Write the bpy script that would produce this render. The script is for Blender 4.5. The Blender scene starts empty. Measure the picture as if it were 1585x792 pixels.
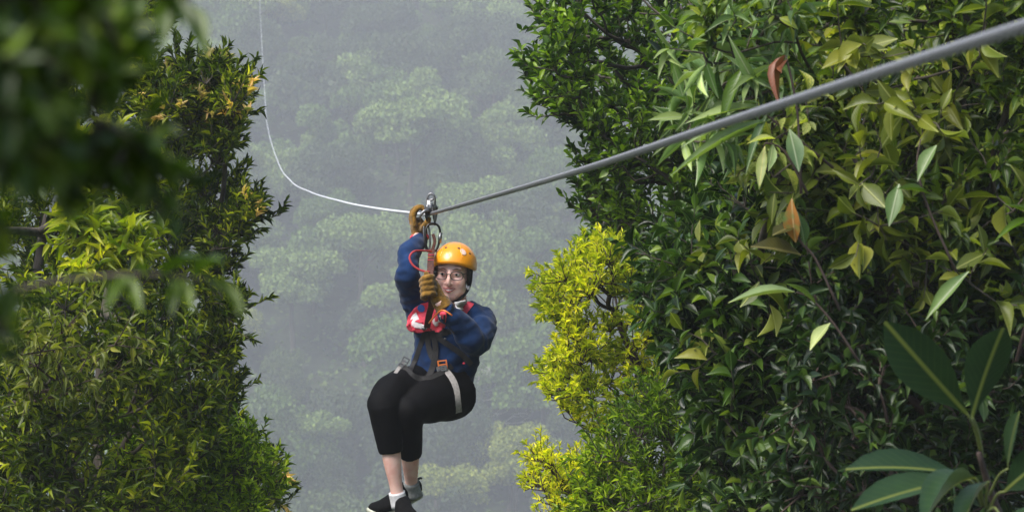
import bpy, bmesh, math, random
import numpy as np
from math import radians, sin, cos, pi
from mathutils import Vector, Matrix, noise, geometry
from mathutils.bvhtree import BVHTree

# ------------------------------------------------------------------ camera, world, light
sc = bpy.context.scene
COL = sc.collection
F = 85.0 / 36.0 * 1585.0
cam_d = bpy.data.cameras.new('camera')
cam = bpy.data.objects.new('camera', cam_d)
COL.objects.link(cam)
cam_d.lens = 85; cam_d.sensor_width = 36; cam_d.sensor_fit = 'HORIZONTAL'
cam_d.clip_start = 0.05; cam_d.clip_end = 3000
cam.location = (0, 0, 0); cam.rotation_euler = (radians(90), 0, 0)
cam_d.dof.use_dof = True; cam_d.dof.focus_distance = 10.4; cam_d.dof.aperture_fstop = 10.5
sc.camera = cam

SUN_EL, SUN_AZ = radians(54), radians(228)      # compass-like: 0 = +Y, clockwise
w = bpy.data.worlds.new('World'); sc.world = w; w.use_nodes = True
nt = w.node_tree
sky = nt.nodes.new('ShaderNodeTexSky'); sky.sky_type = 'NISHITA'; sky.sun_disc = False
sky.sun_elevation = SUN_EL; sky.sun_rotation = SUN_AZ
sky.air_density = 1.0; sky.dust_density = 2.0; sky.ozone_density = 1.0
nt.links.new(sky.outputs[0], nt.nodes['Background'].inputs[0])
nt.nodes['Background'].inputs[1].default_value = 0.12
sd = bpy.data.lights.new('sun', 'SUN'); so = bpy.data.objects.new('sun', sd); COL.objects.link(so)
sd.energy = 3.3; sd.angle = radians(38); sd.color = (1.0, 0.965, 0.90)
sdir = Vector((sin(SUN_AZ) * cos(SUN_EL), cos(SUN_AZ) * cos(SUN_EL), sin(SUN_EL)))
so.rotation_euler = sdir.to_track_quat('Z', 'Y').to_euler(); so.location = (0, 0, 60)
sc.view_settings.view_transform = 'Standard'; sc.view_settings.look = 'None'
sc.view_settings.exposure = 0.92; sc.view_settings.gamma = 1.0
sc.cycles.max_bounces = 6; sc.cycles.diffuse_bounces = 2; sc.cycles.glossy_bounces = 2
sc.cycles.transmission_bounces = 4; sc.cycles.volume_bounces = 2; sc.cycles.transparent_max_bounces = 8
sc.cycles.use_denoising = True
HAZE = .00118

# ------------------------------------------------------------------ helpers
def P(px, py, Y):
    return Vector(((px - 792.5) / F * Y, Y, (396.0 - py) / F * Y))

def tag(o, label=None, cat=None, group=None, kind=None):
    if label: o['label'] = label
    if cat: o['category'] = cat
    if group: o['group'] = group
    if kind: o['kind'] = kind
    return o

def empty(name, loc, label, cat, group=None):
    o = bpy.data.objects.new(name, None); COL.objects.link(o); o.location = loc
    o.empty_display_size = 0.2
    return tag(o, label, cat, group)

def base_of(parent):
    b = Vector((0, 0, 0))
    while parent is not None:
        b += parent.location; parent = parent.parent
    return b

def np_mesh(name, V, Q, uv=None, smooth=False):
    """V (n,3) float, Q (m,k) int: all faces with k corners"""
    V = np.asarray(V, np.float32); Q = np.asarray(Q, np.int32)
    me = bpy.data.meshes.new(name)
    n, (m, k) = len(V), Q.shape
    me.vertices.add(n); me.vertices.foreach_set('co', V.ravel())
    me.loops.add(m * k); me.loops.foreach_set('vertex_index', Q.ravel())
    me.polygons.add(m)
    me.polygons.foreach_set('loop_start', np.arange(0, m * k, k, dtype=np.int32))
    me.polygons.foreach_set('use_smooth', np.full(m, smooth))
    if uv is not None:
        l = me.uv_layers.new(name='UVMap')
        l.data.foreach_set('uv', np.asarray(uv, np.float32)[Q.ravel()].ravel())
    me.update(calc_edges=True)
    return me

def link(name, me, mat, parent=None, loc=(0, 0, 0)):
    o = bpy.data.objects.new(name, me); COL.objects.link(o)
    if mat is not None and not me.materials: me.materials.append(mat)
    o.parent = parent; o.location = loc
    return o

def obj(name, V, Fc, mat, parent=None, smooth=True, uv=None, own=False):
    """world-space verts -> mesh object, made relative to its parent (or own base)"""
    V = np.asarray(V, np.float64)
    loc = Vector((0, 0, 0))
    b = base_of(parent)
    if parent is None or own:
        c = Vector((float(V[:, 0].mean()), float(V[:, 1].mean()), float(V[:, 2].min())))
        loc = c - b
        V = V - np.array(c)
    else:
        V = V - np.array(b)
    if isinstance(Fc, np.ndarray):
        me = np_mesh(name, V, Fc, uv, smooth)
    else:
        me = bpy.data.meshes.new(name); me.from_pydata([tuple(v) for v in V], [], [tuple(f) for f in Fc])
        if smooth: me.polygons.foreach_set('use_smooth', [True] * len(me.polygons))
        me.update()
    return link(name, me, mat, parent, loc)

def catmull(pts, n):
    pts = [np.asarray(p, float) for p in pts]
    if len(pts) < 3 or n <= 1: return pts
    ext = [2 * pts[0] - pts[1]] + pts + [2 * pts[-1] - pts[-2]]
    out = []
    for i in range(1, len(ext) - 2):
        p0, p1, p2, p3 = ext[i - 1:i + 3]
        for k in range(n):
            t = k / n
            out.append(0.5 * ((2 * p1) + (p2 - p0) * t + (2 * p0 - 5 * p1 + 4 * p2 - p3) * t * t + (3 * p1 - p0 - 3 * p2 + p3) * t ** 3))
    out.append(pts[-1]); return out

class MB:
    def __init__(s): s.V = []; s.F = []
    def add(s, V, Fc):
        o = len(s.V); s.V += [tuple(map(float, v)) for v in V]; s.F += [tuple(i + o for i in f) for f in Fc]
        return s
    def tube(s, pts, radii, seg=12, sub=1, ref=(0, 1, 0), cap=True, closed=False):
        """pts: points; radii: number or (a,b) each; a along cross(t,ref), b along the other"""
        rr = [(r, r) if isinstance(r, (int, float)) else tuple(r) for r in (radii if isinstance(radii, (list, tuple)) and len(radii) == len(pts) else [radii] * len(pts))]
        if sub > 1 and len(pts) > 2:
            Q = catmull([tuple(p) + tuple(r) for p, r in zip(pts, rr)], sub)
        else:
            Q = [np.array(tuple(p) + tuple(r)) for p, r in zip(pts, rr)]
        Q = np.array(Q); C = Q[:, :3]; R = np.maximum(Q[:, 3:], 1e-5); n = len(C)
        T = np.gradient(C, axis=0) if not closed else (np.roll(C, -1, 0) - np.roll(C, 1, 0))
        T /= np.linalg.norm(T, axis=1)[:, None] + 1e-12
        ref = np.asarray(ref, float)
        A = np.cross(T, ref)
        for i in range(n):
            if np.linalg.norm(A[i]) < 1e-3: A[i] = A[i - 1] if i else np.cross(T[i], (0.3, .2, 1))
            if i and A[i].dot(A[i - 1]) < 0 and abs(A[i].dot(A[i - 1])) > .2 * np.linalg.norm(A[i]) * np.linalg.norm(A[i-1]): A[i] = -A[i]
            A[i] /= np.linalg.norm(A[i])
        B = np.cross(A, T)
        an = np.linspace(0, 2 * pi, seg, endpoint=False)
        V = C[:, None] + A[:, None] * (np.cos(an)[None, :, None] * R[:, 0, None, None]) + B[:, None] * (np.sin(an)[None, :, None] * R[:, 1, None, None])
        V = V.reshape(-1, 3); Fc = []
        for i in range(n if closed else n - 1):
            a, b = i * seg, ((i + 1) % n) * seg
            for k in range(seg):
                k2 = (k + 1) % seg
                Fc.append((a + k, b + k, b + k2, a + k2))
        if cap and not closed:
            Fc.append(tuple(range(seg))); Fc.append(tuple(reversed(range((n - 1) * seg, n * seg))))
        return s.add(V, Fc)
    def ell(s, c, r, rot=None, seg=20, rings=12):
        V = []; Fc = []
        M = rot if rot is not None else Matrix.Identity(3)
        r = (r, r, r) if isinstance(r, (int, float)) else r
        for i in range(rings + 1):
            th = pi * i / rings
            for k in range(seg):
                ph = 2 * pi * k / seg
                V.append(Vector(c) + M @ Vector((r[0] * sin(th) * cos(ph), r[1] * sin(th) * sin(ph), r[2] * cos(th))))
        for i in range(rings):
            for k in range(seg):
                k2 = (k + 1) % seg
                Fc.append((i * seg + k, (i + 1) * seg + k, (i + 1) * seg + k2, i * seg + k2))
        return s.add(V, Fc)
    def box(s, c, h, rot=None):
        M = rot if rot is not None else Matrix.Identity(3)
        V = [Vector(c) + M @ Vector((x * h[0], y * h[1], z * h[2])) for x in (-1, 1) for y in (-1, 1) for z in (-1, 1)]
        return s.add(V, [(0, 1, 3, 2), (4, 6, 7, 5), (0, 4, 5, 1), (2, 3, 7, 6), (0, 2, 6, 4), (1, 5, 7, 3)])
    def prism(s, poly, c, rot, half):
        """2D polygon (u,v) extruded +-half along the local third axis; rot columns u,w(normal),v"""
        n = len(poly)
        V = [Vector(c) + rot @ Vector((u, -half, v)) for u, v in poly] + [Vector(c) + rot @ Vector((u, half, v)) for u, v in poly]
        Fc = [tuple(range(n)), tuple(reversed(range(n, 2 * n)))] + [(i, i + n, (i + 1) % n + n, (i + 1) % n) for i in range(n)]
        return s.add(V, Fc)
    def obj(s, name, mat, parent=None, smooth=True, bevel=0, own=False):
        o = obj(name, s.V, s.F, mat, parent, smooth, own=own)
        bm = bmesh.new(); bm.from_mesh(o.data); bmesh.ops.remove_doubles(bm, verts=bm.verts, dist=1e-6)
        bmesh.ops.recalc_face_normals(bm, faces=bm.faces); bm.to_mesh(o.data); bm.free()
        if bevel:
            m = o.modifiers.new('bevel', 'BEVEL'); m.width = bevel; m.segments = 2
        return o

def bake(o, mods):
    """apply modifiers through the depsgraph, keep a plain mesh"""
    for t, kw in mods:
        m = o.modifiers.new(t, t)
        for k, v in kw.items(): setattr(m, k, v)
    dg = bpy.context.evaluated_depsgraph_get(); dg.update()
    me = bpy.data.meshes.new_from_object(o.evaluated_get(dg))
    o.modifiers.clear(); o.data = me
    me.polygons.foreach_set('use_smooth', [True] * len(me.polygons))
    return o

def organic(o, voxel, smooth_it=6, factor=0.5, wrinkle=None):
    bake(o, [('REMESH', dict(mode='VOXEL', voxel_size=voxel, adaptivity=0)), ('SMOOTH', dict(iterations=smooth_it, factor=factor))])
    if wrinkle:
        me = o.data; n = len(me.vertices)
        co = np.empty(n * 3, np.float32); me.vertices.foreach_get('co', co); co = co.reshape(-1, 3)
        no = np.empty(n * 3, np.float32); me.vertex_normals.foreach_get('vector', no); no = no.reshape(-1, 3)
        d = np.array([wrinkle(Vector(c)) for c in co.tolist()], np.float32)
        me.vertices.foreach_set('co', (co + no * d[:, None]).ravel()); me.update()
    return o

# ------------------------------------------------------------------ materials
def nm(name):
    m = bpy.data.materials.new(name); m.use_nodes = True
    t = m.node_tree; b = t.nodes['Principled BSDF']
    return m, t, b

def mat(name, col, rough=0.6, metal=0.0, var=0.25, scale=40, bump=0.0, bscale=None, spec=0.5, coat=0, sheen=0, stretch=(1, 1, 1)):
    m, t, b = nm(name)
    tc = t.nodes.new('ShaderNodeTexCoord'); mp = t.nodes.new('ShaderNodeMapping'); mp.inputs['Scale'].default_value = stretch
    t.links.new(tc.outputs['Object'], mp.inputs[0])
    n = t.nodes.new('ShaderNodeTexNoise'); n.inputs['Scale'].default_value = scale; n.inputs['Detail'].default_value = 5
    t.links.new(mp.outputs[0], n.inputs[0])
    mr = t.nodes.new('ShaderNodeMapRange'); mr.inputs[1].default_value = .3; mr.inputs[2].default_value = .7
    mr.inputs[3].default_value = 1 - var; mr.inputs[4].default_value = 1 + var
    t.links.new(n.outputs[0], mr.inputs[0])
    mx = t.nodes.new('ShaderNodeVectorMath'); mx.operation = 'SCALE'; mx.inputs[0].default_value = col
    t.links.new(mr.outputs[0], mx.inputs['Scale']); t.links.new(mx.outputs[0], b.inputs['Base Color'])
    b.inputs['Roughness'].default_value = rough; b.inputs['Metallic'].default_value = metal
    b.inputs['Specular IOR Level'].default_value = spec; b.inputs['Coat Weight'].default_value = coat
    b.inputs['Sheen Weight'].default_value = sheen
    if bump:
        n2 = t.nodes.new('ShaderNodeTexNoise'); n2.inputs['Scale'].default_value = bscale or scale * 2; n2.inputs['Detail'].default_value = 4
        t.links.new(mp.outputs[0], n2.inputs[0])
        bp = t.nodes.new('ShaderNodeBump'); bp.inputs['Strength'].default_value = bump; bp.inputs['Distance'].default_value = 0.01
        t.links.new(n2.outputs[0], bp.inputs['Height']); t.links.new(bp.outputs[0], b.inputs['Normal'])
    return m

def leaf_mat(name, cols, rib=None, rough=0.38, trans=0.28, under=1.5, spec=0.32, spot=None):
    """cols: list of (pos, rgb) across individual leaves; under: how much paler the underside is"""
    m, t, b = nm(name); N = t.nodes.new; L = t.links.new
    g = N('ShaderNodeNewGeometry'); oi = N('ShaderNodeObjectInfo')
    a = N('ShaderNodeMath'); a.operation = 'ADD'; L(g.outputs['Random Per Island'], a.inputs[0]); L(oi.outputs['Random'], a.inputs[1])
    fr = N('ShaderNodeMath'); fr.operation = 'FRACT'; L(a.outputs[0], fr.inputs[0])
    cr = N('ShaderNodeValToRGB'); L(fr.outputs[0], cr.inputs[0])
    el = cr.color_ramp.elements
    el[0].position, el[0].color = cols[0][0], (*cols[0][1], 1)
    el[1].position, el[1].color = cols[-1][0], (*cols[-1][1], 1)
    for p, c in cols[1:-1]:
        e = el.new(p); e.color = (*c, 1)
    col = cr.outputs[0]
    # mottling
    tc = N('ShaderNodeTexCoord'); nz = N('ShaderNodeTexNoise'); nz.inputs['Scale'].default_value = 30; nz.inputs['Detail'].default_value = 3
    L(tc.outputs['Object'], nz.inputs[0])
    mr = N('ShaderNodeMapRange'); mr.inputs[3].default_value = .72; mr.inputs[4].default_value = 1.28; L(nz.outputs[0], mr.inputs[0])
    sc_ = N('ShaderNodeVectorMath'); sc_.operation = 'SCALE'; L(col, sc_.inputs[0]); L(mr.outputs[0], sc_.inputs['Scale']); col = sc_.outputs[0]
    # whole boughs of older or younger leaves
    nb = N('ShaderNodeTexNoise'); nb.inputs['Scale'].default_value = 2.6; nb.inputs['Detail'].default_value = 2; L(g.outputs['Position'], nb.inputs[0])
    cb = N('ShaderNodeValToRGB'); L(nb.outputs[0], cb.inputs[0]); e0, e1 = cb.color_ramp.elements
    e0.position, e0.color = .36, (.55, .64, .62, 1); e1.position, e1.color = .66, (1.35, 1.25, .9, 1)
    vm = N('ShaderNodeVectorMath'); vm.operation = 'MULTIPLY'; L(col, vm.inputs[0]); L(cb.outputs[0], vm.inputs[1]); col = vm.outputs[0]
    if rib:
        uv = N('ShaderNodeUVMap'); sp = N('ShaderNodeSeparateXYZ'); L(uv.outputs[0], sp.inputs[0])
        s1 = N('ShaderNodeMath'); s1.operation = 'SUBTRACT'; s1.inputs[1].default_value = .5; L(sp.outputs[0], s1.inputs[0])
        ab = N('ShaderNodeMath'); ab.operation = 'ABSOLUTE'; L(s1.outputs[0], ab.inputs[0])
        r1 = N('ShaderNodeMapRange'); r1.inputs[1].default_value = .02; r1.inputs[2].default_value = .055; r1.inputs[3].default_value = 1; r1.inputs[4].default_value = 0
        L(ab.outputs[0], r1.inputs[0])
        # side veins, slanted
        ad = N('ShaderNodeMath'); ad.operation = 'MULTIPLY_ADD'; ad.inputs[1].default_value = -.55; L(ab.outputs[0], ad.inputs[0]); L(sp.outputs[1], ad.inputs[2])
        mu = N('ShaderNodeMath'); mu.operation = 'MULTIPLY'; mu.inputs[1].default_value = 78; L(ad.outputs[0], mu.inputs[0])
        sn = N('ShaderNodeMath'); sn.operation = 'SINE'; L(mu.outputs[0], sn.inputs[0])
        r2 = N('ShaderNodeMapRange'); r2.inputs[1].default_value = .8; r2.inputs[2].default_value = 1; r2.inputs[3].default_value = 0; r2.inputs[4].default_value = .13
        L(sn.outputs[0], r2.inputs[0])
        mxm = N('ShaderNodeMath'); mxm.operation = 'MAXIMUM'; L(r1.outputs[0], mxm.inputs[0]); L(r2.outputs[0], mxm.inputs[1])
        mx = N('ShaderNodeMix'); mx.data_type = 'RGBA'; L(mxm.outputs[0], mx.inputs[0]); L(col, mx.inputs[6]); mx.inputs[7].default_value = (*rib, 1)
        col = mx.outputs[2]
        bp = N('ShaderNodeBump'); bp.inputs['Strength'].default_value = .35; bp.inputs['Distance'].default_value = .004
        L(mxm.outputs[0], bp.inputs['Height']); L(bp.outputs[0], b.inputs['Normal'])
    if spot:
        n3 = N('ShaderNodeTexNoise'); n3.inputs['Scale'].default_value = 14; L(tc.outputs['Object'], n3.inputs[0])
        r3 = N('ShaderNodeMapRange'); r3.inputs[1].default_value = .48; r3.inputs[2].default_value = .56; L(n3.outputs[0], r3.inputs[0])
        mx3 = N('ShaderNodeMix'); mx3.data_type = 'RGBA'; L(r3.outputs[0], mx3.inputs[0]); L(col, mx3.inputs[6]); mx3.inputs[7].default_value = (*spot, 1)
        col = mx3.outputs[2]
    # paler underside
    us = N('ShaderNodeVectorMath'); us.operation = 'SCALE'; L(col, us.inputs[0]); us.inputs['Scale'].default_value = under
    mb = N('ShaderNodeMix'); mb.data_type = 'RGBA'; L(g.outputs['Backfacing'], mb.inputs[0]); L(col, mb.inputs[6]); L(us.outputs[0], mb.inputs[7])
    col = mb.outputs[2]
    L(col, b.inputs['Base Color']); b.inputs['Roughness'].default_value = rough; b.inputs['Specular IOR Level'].default_value = spec
    if trans > 0:
        tr = N('ShaderNodeBsdfTranslucent'); ts = N('ShaderNodeVectorMath'); ts.operation = 'MULTIPLY'; ts.inputs[1].default_value = (1.35, 1.5, .4)
        L(col, ts.inputs[0]); L(ts.outputs[0], tr.inputs[0])
        ms = N('ShaderNodeMixShader'); ms.inputs[0].default_value = trans
        L(b.outputs[0], ms.inputs[1]); L(tr.outputs[0], ms.inputs[2]); L(ms.outputs[0], t.nodes['Material Output'].inputs[0])
    return m

# ------------------------------------------------------------------ leaves and trees
def leaf_template(prof, fold=0.25, curl=0.15, rows=None):
    """prof: half-width (0..1) at even steps of the length -> unit leaf along +y, verts (x, y, z), quads, uv"""
    m = len(prof) - 1; V = []; UV = []
    for i, wd in enumerate(prof):
        y = i / m; z = -curl * y * y
        for s in (-1, 0, 1):
            V.append((s * wd * .5, y, z + abs(s) * wd * fold * .5)); UV.append((.5 + s * wd * .5, y))
    Q = []
    for i in range(m):
        for c in (0, 1):
            a = i * 3 + c; Q.append((a, a + 1, a + 4, a + 3))
    return np.array(V), np.array(Q, np.int32), np.array(UV)

ELL3 = [.06, .95, .04]
ELL4 = [.05, .72, 1.0, .62, .03]
ELL6 = [.06, .45, .85, 1.0, .85, .45, .03]
LAN4 = [.06, .8, .9, .5, .02]
LAN6 = [.08, .6, .95, 1.0, .75, .4, .02]
OBO8 = [.06, .22, .5, .76, .93, 1.0, .93, .66, .08]

def leaves_mesh(pos, d, n, Lg, Wd, tmpl, curlv):
    TV, TQ, TU = tmpl; N = len(pos); k = len(TV)
    s = np.cross(d, n)
    z = TV[None, :, 2] * curlv[:, None]
    V = pos[:, None] + s[:, None] * (TV[None, :, 0] * Wd[:, None])[..., None] + d[:, None] * (TV[None, :, 1] * Lg[:, None])[..., None] + n[:, None] * (z * Lg[:, None])[..., None]
    Q = (TQ[None] + (np.arange(N) * k)[:, None, None]).reshape(-1, 4)
    return V.reshape(-1, 3), Q, np.tile(TU, (N, 1))

def nrm(a): return a / (np.linalg.norm(a, axis=-1, keepdims=True) + 1e-9)

def tubes_np(A, Bm, C, r0, r1, seg=4):
    """many bent twigs A->Bm->C, 3 rings each"""
    N = len(A)
    T = nrm(C - A); X = nrm(np.cross(T, np.array((.31, .2, .93)))); Yv = np.cross(X, T)
    an = np.arange(seg) * 2 * pi / seg
    ring = X[:, None] * np.cos(an)[None, :, None] + Yv[:, None] * np.sin(an)[None, :, None]
    V = np.stack([A[:, None] + ring * r0[:, None, None], Bm[:, None] + ring * ((r0 + r1) / 2)[:, None, None], C[:, None] + ring * r1[:, None, None]], 1)
    Q = []
    for i in range(2):
        for k in range(seg):
            Q.append((i * seg + k, i * seg + (k + 1) % seg, (i + 1) * seg + (k + 1) % seg, (i + 1) * seg + k))
    Q = (np.array(Q)[None] + (np.arange(N) * 3 * seg)[:, None, None]).reshape(-1, 4)
    return V.reshape(-1, 3), Q

def in_poly(x, y, poly):
    c = False; j = len(poly) - 1
    for i in range(len(poly)):
        xi, yi = poly[i]; xj, yj = poly[j]
        if (yi > y) != (yj > y) and x < (xj - xi) * (y - yi) / (yj - yi) + xi: c = not c
        j = i
    return c

def clumps_in(poly, Y0, Y1, n, rng, front_bias=0.0, hollow=None, hs=3.6):
    xs = [p[0] for p in poly]; ys = [p[1] for p in poly]; out = []
    tries = 0; best_d = 0
    while len(out) < n and tries < n * 60:
        tries += 1
        # best-candidate sampling keeps clumps evenly spread
        x = rng.uniform(min(xs), max(xs)); y = rng.uniform(min(ys), max(ys))
        if not in_poly(x, y, poly): continue
        u = rng.uniform() ** (1 + front_bias); q = P(x, y, Y0 + (Y1 - Y0) * u)
        if hollow is not None and noise.noise(q * hs) < hollow: continue      # boughs with hollows between them
        out.append(np.array(q))
    return out

def fringe(poly, Y0, Y1, rng, keep, step=34, reach=26, p=.6):
    """loose sprays standing out past the edge of a crown"""
    out = []; n = len(poly); cx = sum(a for a, _ in poly) / n; cy = sum(b for _, b in poly) / n
    for i in range(n):
        a, b = poly[i], poly[(i + 1) % n]; L = math.hypot(b[0] - a[0], b[1] - a[1])
        nxv = ((b[1] - a[1]) / L, -(b[0] - a[0]) / L)
        if in_poly((a[0] + b[0]) / 2 + nxv[0] * 2, (a[1] + b[1]) / 2 + nxv[1] * 2, poly): nxv = (-nxv[0], -nxv[1])
        for j in range(int(L / step)):
            if rng.uniform() > p: continue
            t = (j + rng.uniform()) * step / L; r = rng.uniform(-.3, 1) * reach
            x = a[0] + (b[0] - a[0]) * t + nxv[0] * r; y = a[1] + (b[1] - a[1]) * t + nxv[1] * r - rng.uniform(0, 8)
            if keep(x, y): out.append(np.array(P(x, y, rng.uniform(Y0, Y1))))
    return out

PARTCAP = 300
def grow(name, label, cat, base, trunk, clumps, lm, bark, seed, leaf_len=(.06, .09), leaf_w=.35, tmpl=None,
         twigs=6, twig_len=.16, per=9, spread=45, up=.5, out=.5, r0=.045, parts=PARTCAP, part_name='leaf', group=None,
         rosette=False, droop=0.0, tips=None, tip_frac=0.0, curl=1.0, nup=.8, cloud=.06, limbs=26):
    """one tree: trunk polyline, limbs to each clump, twigs in each clump, leaves on each twig"""
    rng = np.random.default_rng(seed)
    root = empty(name, base, label, cat, group); B = np.array(base)
    tr = catmull([np.array(p) for p in [base] + trunk], 6)
    k = len(tr)
    nodes = list(tr); par = [-1] + list(range(k - 1)); path = [0.0]
    for i in range(1, k): path.append(path[-1] + np.linalg.norm(tr[i] - tr[i - 1]) * .35)
    usable = max(1, int(k * .35))
    NP = np.zeros((k + len(clumps) * 3, 3)); NP[:k] = tr; PA = np.full(len(NP), 1e9); PA[usable:k] = path[usable:k]
    cnt = k; order = sorted(range(len(clumps)), key=lambda i: min(np.linalg.norm(clumps[i] - p) for p in tr[usable:]))
    tipn = []; segs = []
    for ci in order:
        c = clumps[ci]
        dd = np.linalg.norm(NP[:cnt] - c, axis=1) + PA[:cnt] * .55 + np.maximum(0, NP[:cnt, 2] - c[2]) * .8
        j = int(dd.argmin()); p = NP[j]; L = np.linalg.norm(c - p)
        m1 = p + (c - p) * .4 + rng.normal(0, 1, 3) * L * .07 + np.array((0, 0, -.05 * L)); m2 = p + (c - p) * .75 + rng.normal(0, 1, 3) * L * .05
        prev = j
        for q in (m1, m2, c):
            NP[cnt] = q; PA[cnt] = PA[j] + np.linalg.norm(q - p); par.append(prev); prev = cnt; cnt += 1
        tipn.append((ci, cnt - 1)); segs.append((j, cnt - 3, cnt - 2, cnt - 1, L))
    load = np.zeros(cnt)
    for _, t in tipn:
        q = t
        while q != -1: load[q] += 1; q = par[q]
    tot = max(load[0], 1)
    rad = lambda i: max(.0016, r0 * (max(load[i], 1) / tot) ** .48)
    mb = MB(); mb.tube(tr, [rad(i) * (1.25 if i < 2 else 1) for i in range(k)], seg=10); mb.obj('trunk', bark, root)
    segs.sort(key=lambda s: -rad(s[1]))
    rest = MB()
    for i, (a, b, c, d, L) in enumerate(segs):
        pts = [NP[a], NP[b], NP[c], NP[d]]; rr = [rad(b) * 1.08, rad(b), rad(c), rad(d) * .8]
        if i < limbs: mb = MB(); mb.tube(pts, rr, seg=7, sub=3); mb.obj('branch', bark, root)
        else: rest.tube(pts, rr, seg=5, sub=2)
    # twigs
    cc = np.array([clumps[ci] for ci, _ in tipn]); cd = nrm(np.array([NP[t] - NP[par[par[t]]] for _, t in tipn]))
    T = len(cc) * twigs
    A = np.repeat(cc, twigs, 0); D0 = np.repeat(cd, twigs, 0)
    D = nrm(rng.normal(0, 1, (T, 3)) * (1 - out * .5) + D0 * out + np.array((0, 0, up)))
    Lt = twig_len * rng.uniform(.55, 1.25, T)
    A = A + rng.normal(0, cloud * .35, (T, 3)); A0 = A - D * 0 
    mid = A + D * (Lt * .5)[:, None] + rng.normal(0, .06, (T, 3)) * Lt[:, None]
    D2 = nrm(D + np.array((0, 0, .35 * (up > 0) - droop)))
    C = mid + D2 * (Lt * .5)[:, None]
    A0 = np.repeat(cc, twigs, 0)
    tv, tq = tubes_np(A0, mid, C, np.full(T, .0030), np.full(T, .0012))
    if rest.V:
        o = rest.obj('twigs', bark, root)
        tag(o, kind='stuff')
    o = obj('twigs', tv, tq, bark, root, smooth=True); tag(o, kind='stuff')
    # leaves
    N = T * per
    ti = np.repeat(np.arange(T), per); kk = np.tile(np.arange(per), T)
    f = (kk + .5) / per
    if rosette: f = 1 - (1 - f) ** 1.8
    f = .12 + .88 * f
    pos = np.where((f < .5)[:, None], A0[ti] + (mid[ti] - A0[ti]) * (f / .5)[:, None], mid[ti] + (C[ti] - mid[ti]) * ((f - .5) / .5)[:, None])
    tdir = D2[ti]; X = nrm(np.cross(tdir, np.array((.13, .31, .9)))); Yv = np.cross(tdir, X)
    ph = kk * 2.39996 + rng.uniform(0, 6.28, T)[ti] + rng.normal(0, .25, N)
    rad_ = X * np.cos(ph)[:, None] + Yv * np.sin(ph)[:, None]
    sp = np.radians(spread * (1.15 - .55 * f)) + rng.normal(0, .28, N)
    d = nrm(tdir * np.cos(sp)[:, None] + rad_ * np.sin(sp)[:, None] + np.array((0, 0, -droop)) * rng.uniform(.4, 1.3, N)[:, None])
    n0 = tdir * .55 + np.array((0, 0, nup)) + rng.normal(0, .5, (N, 3)) - rad_ * .2
    n_ = nrm(n0 - (n0 * d).sum(1)[:, None] * d)
    Lg = rng.uniform(leaf_len[0], leaf_len[1], N) * (1.05 - .25 * f); Wd = Lg * leaf_w * rng.uniform(.8, 1.2, N)
    cv = rng.uniform(.3, 2.2, N) * curl
    tmpl = tmpl or leaf_template(ELL4)
    # how large each leaf shows from the front of the tree
    ctr = pos + d * (Lg * .5)[:, None]
    px = ctr[:, 0] / ctr[:, 1] * F + 792.5; py = 396 - ctr[:, 2] / ctr[:, 1] * F
    vis = (px > -10) & (px < 1595) & (py > -10) & (py < 802)
    face = np.abs((n_ * nrm(ctr)).sum(1)) + .25
    y0 = np.percentile(ctr[:, 1], 2)
    score = np.where(vis, Lg * Wd / ctr[:, 1] ** 2 * face * np.exp(-(ctr[:, 1] - y0) * 1.1), -1)
    score *= rng.uniform(.5, 1, N)
    top = np.argsort(-score)[:parts]; top = top[score[top] > 0]
    isp = np.zeros(N, bool); isp[top] = True
    tipleaf = (rng.uniform(0, 1, T)[ti] < tip_frac) & (f > .62) if tips is not None else np.zeros(N, bool)
    vs = []
    for q in range(3):
        TV, TQ, TU = tmpl; V = TV.copy(); V[:, 2] *= (.5, 1.1, 1.9)[q] * curl
        vs.append({m_: None for m_ in (0, 1)})
        for m_ in (0, 1):
            if m_ and tips is None: continue
            me = np_mesh('leaf', V, TQ, TU, True); me.materials.append(tips if m_ else lm); vs[q][m_] = me
    s = np.cross(d, n_)
    for i in top:
        me = vs[int(rng.integers(3))][1 if tipleaf[i] else 0]
        o = bpy.data.objects.new('leaf', me); COL.objects.link(o); o.parent = root
        M = Matrix(((s[i, 0] * Wd[i], d[i, 0] * Lg[i], n_[i, 0] * Lg[i], pos[i, 0] - B[0]),
                    (s[i, 1] * Wd[i], d[i, 1] * Lg[i], n_[i, 1] * Lg[i], pos[i, 1] - B[1]),
                    (s[i, 2] * Wd[i], d[i, 2] * Lg[i], n_[i, 2] * Lg[i], pos[i, 2] - B[2]), (0, 0, 0, 1)))
        o.matrix_local = M
    for sel, mm, nme in ((~isp & ~tipleaf, lm, 'foliage'), (~isp & tipleaf, tips, 'young_foliage')):
        if sel.sum() == 0: continue
        V, Q, U = leaves_mesh(pos[sel], d[sel], n_[sel], Lg[sel], Wd[sel], tmpl, cv[sel])
        o = obj(nme, V, Q, mm, root, True, U); tag(o, kind='stuff')
    return root

# ------------------------------------------------------------------ palette
M_bark = mat('bark', (.060, .048, .036), .85, var=.45, scale=30, bump=.6, stretch=(1, 1, .25))
M_bark_red = mat('reddish_bark', (.045, .027, .02), .8, var=.4, scale=30, bump=.5, stretch=(1, 1, .25))
M_bark_pale = mat('pale_bark', (.42, .40, .36), .8, var=.3, scale=3, bump=.3)
M_soil = mat('forest_floor', (.030, .042, .016), .95, var=.5, scale=.6, bump=.4)
M_under = leaf_mat('undergrowth_leaf', [(0, (.02, .045, .012)), (.5, (.05, .09, .02)), (1, (.11, .16, .04))], trans=.1, rough=.8, under=1.0)

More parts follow.
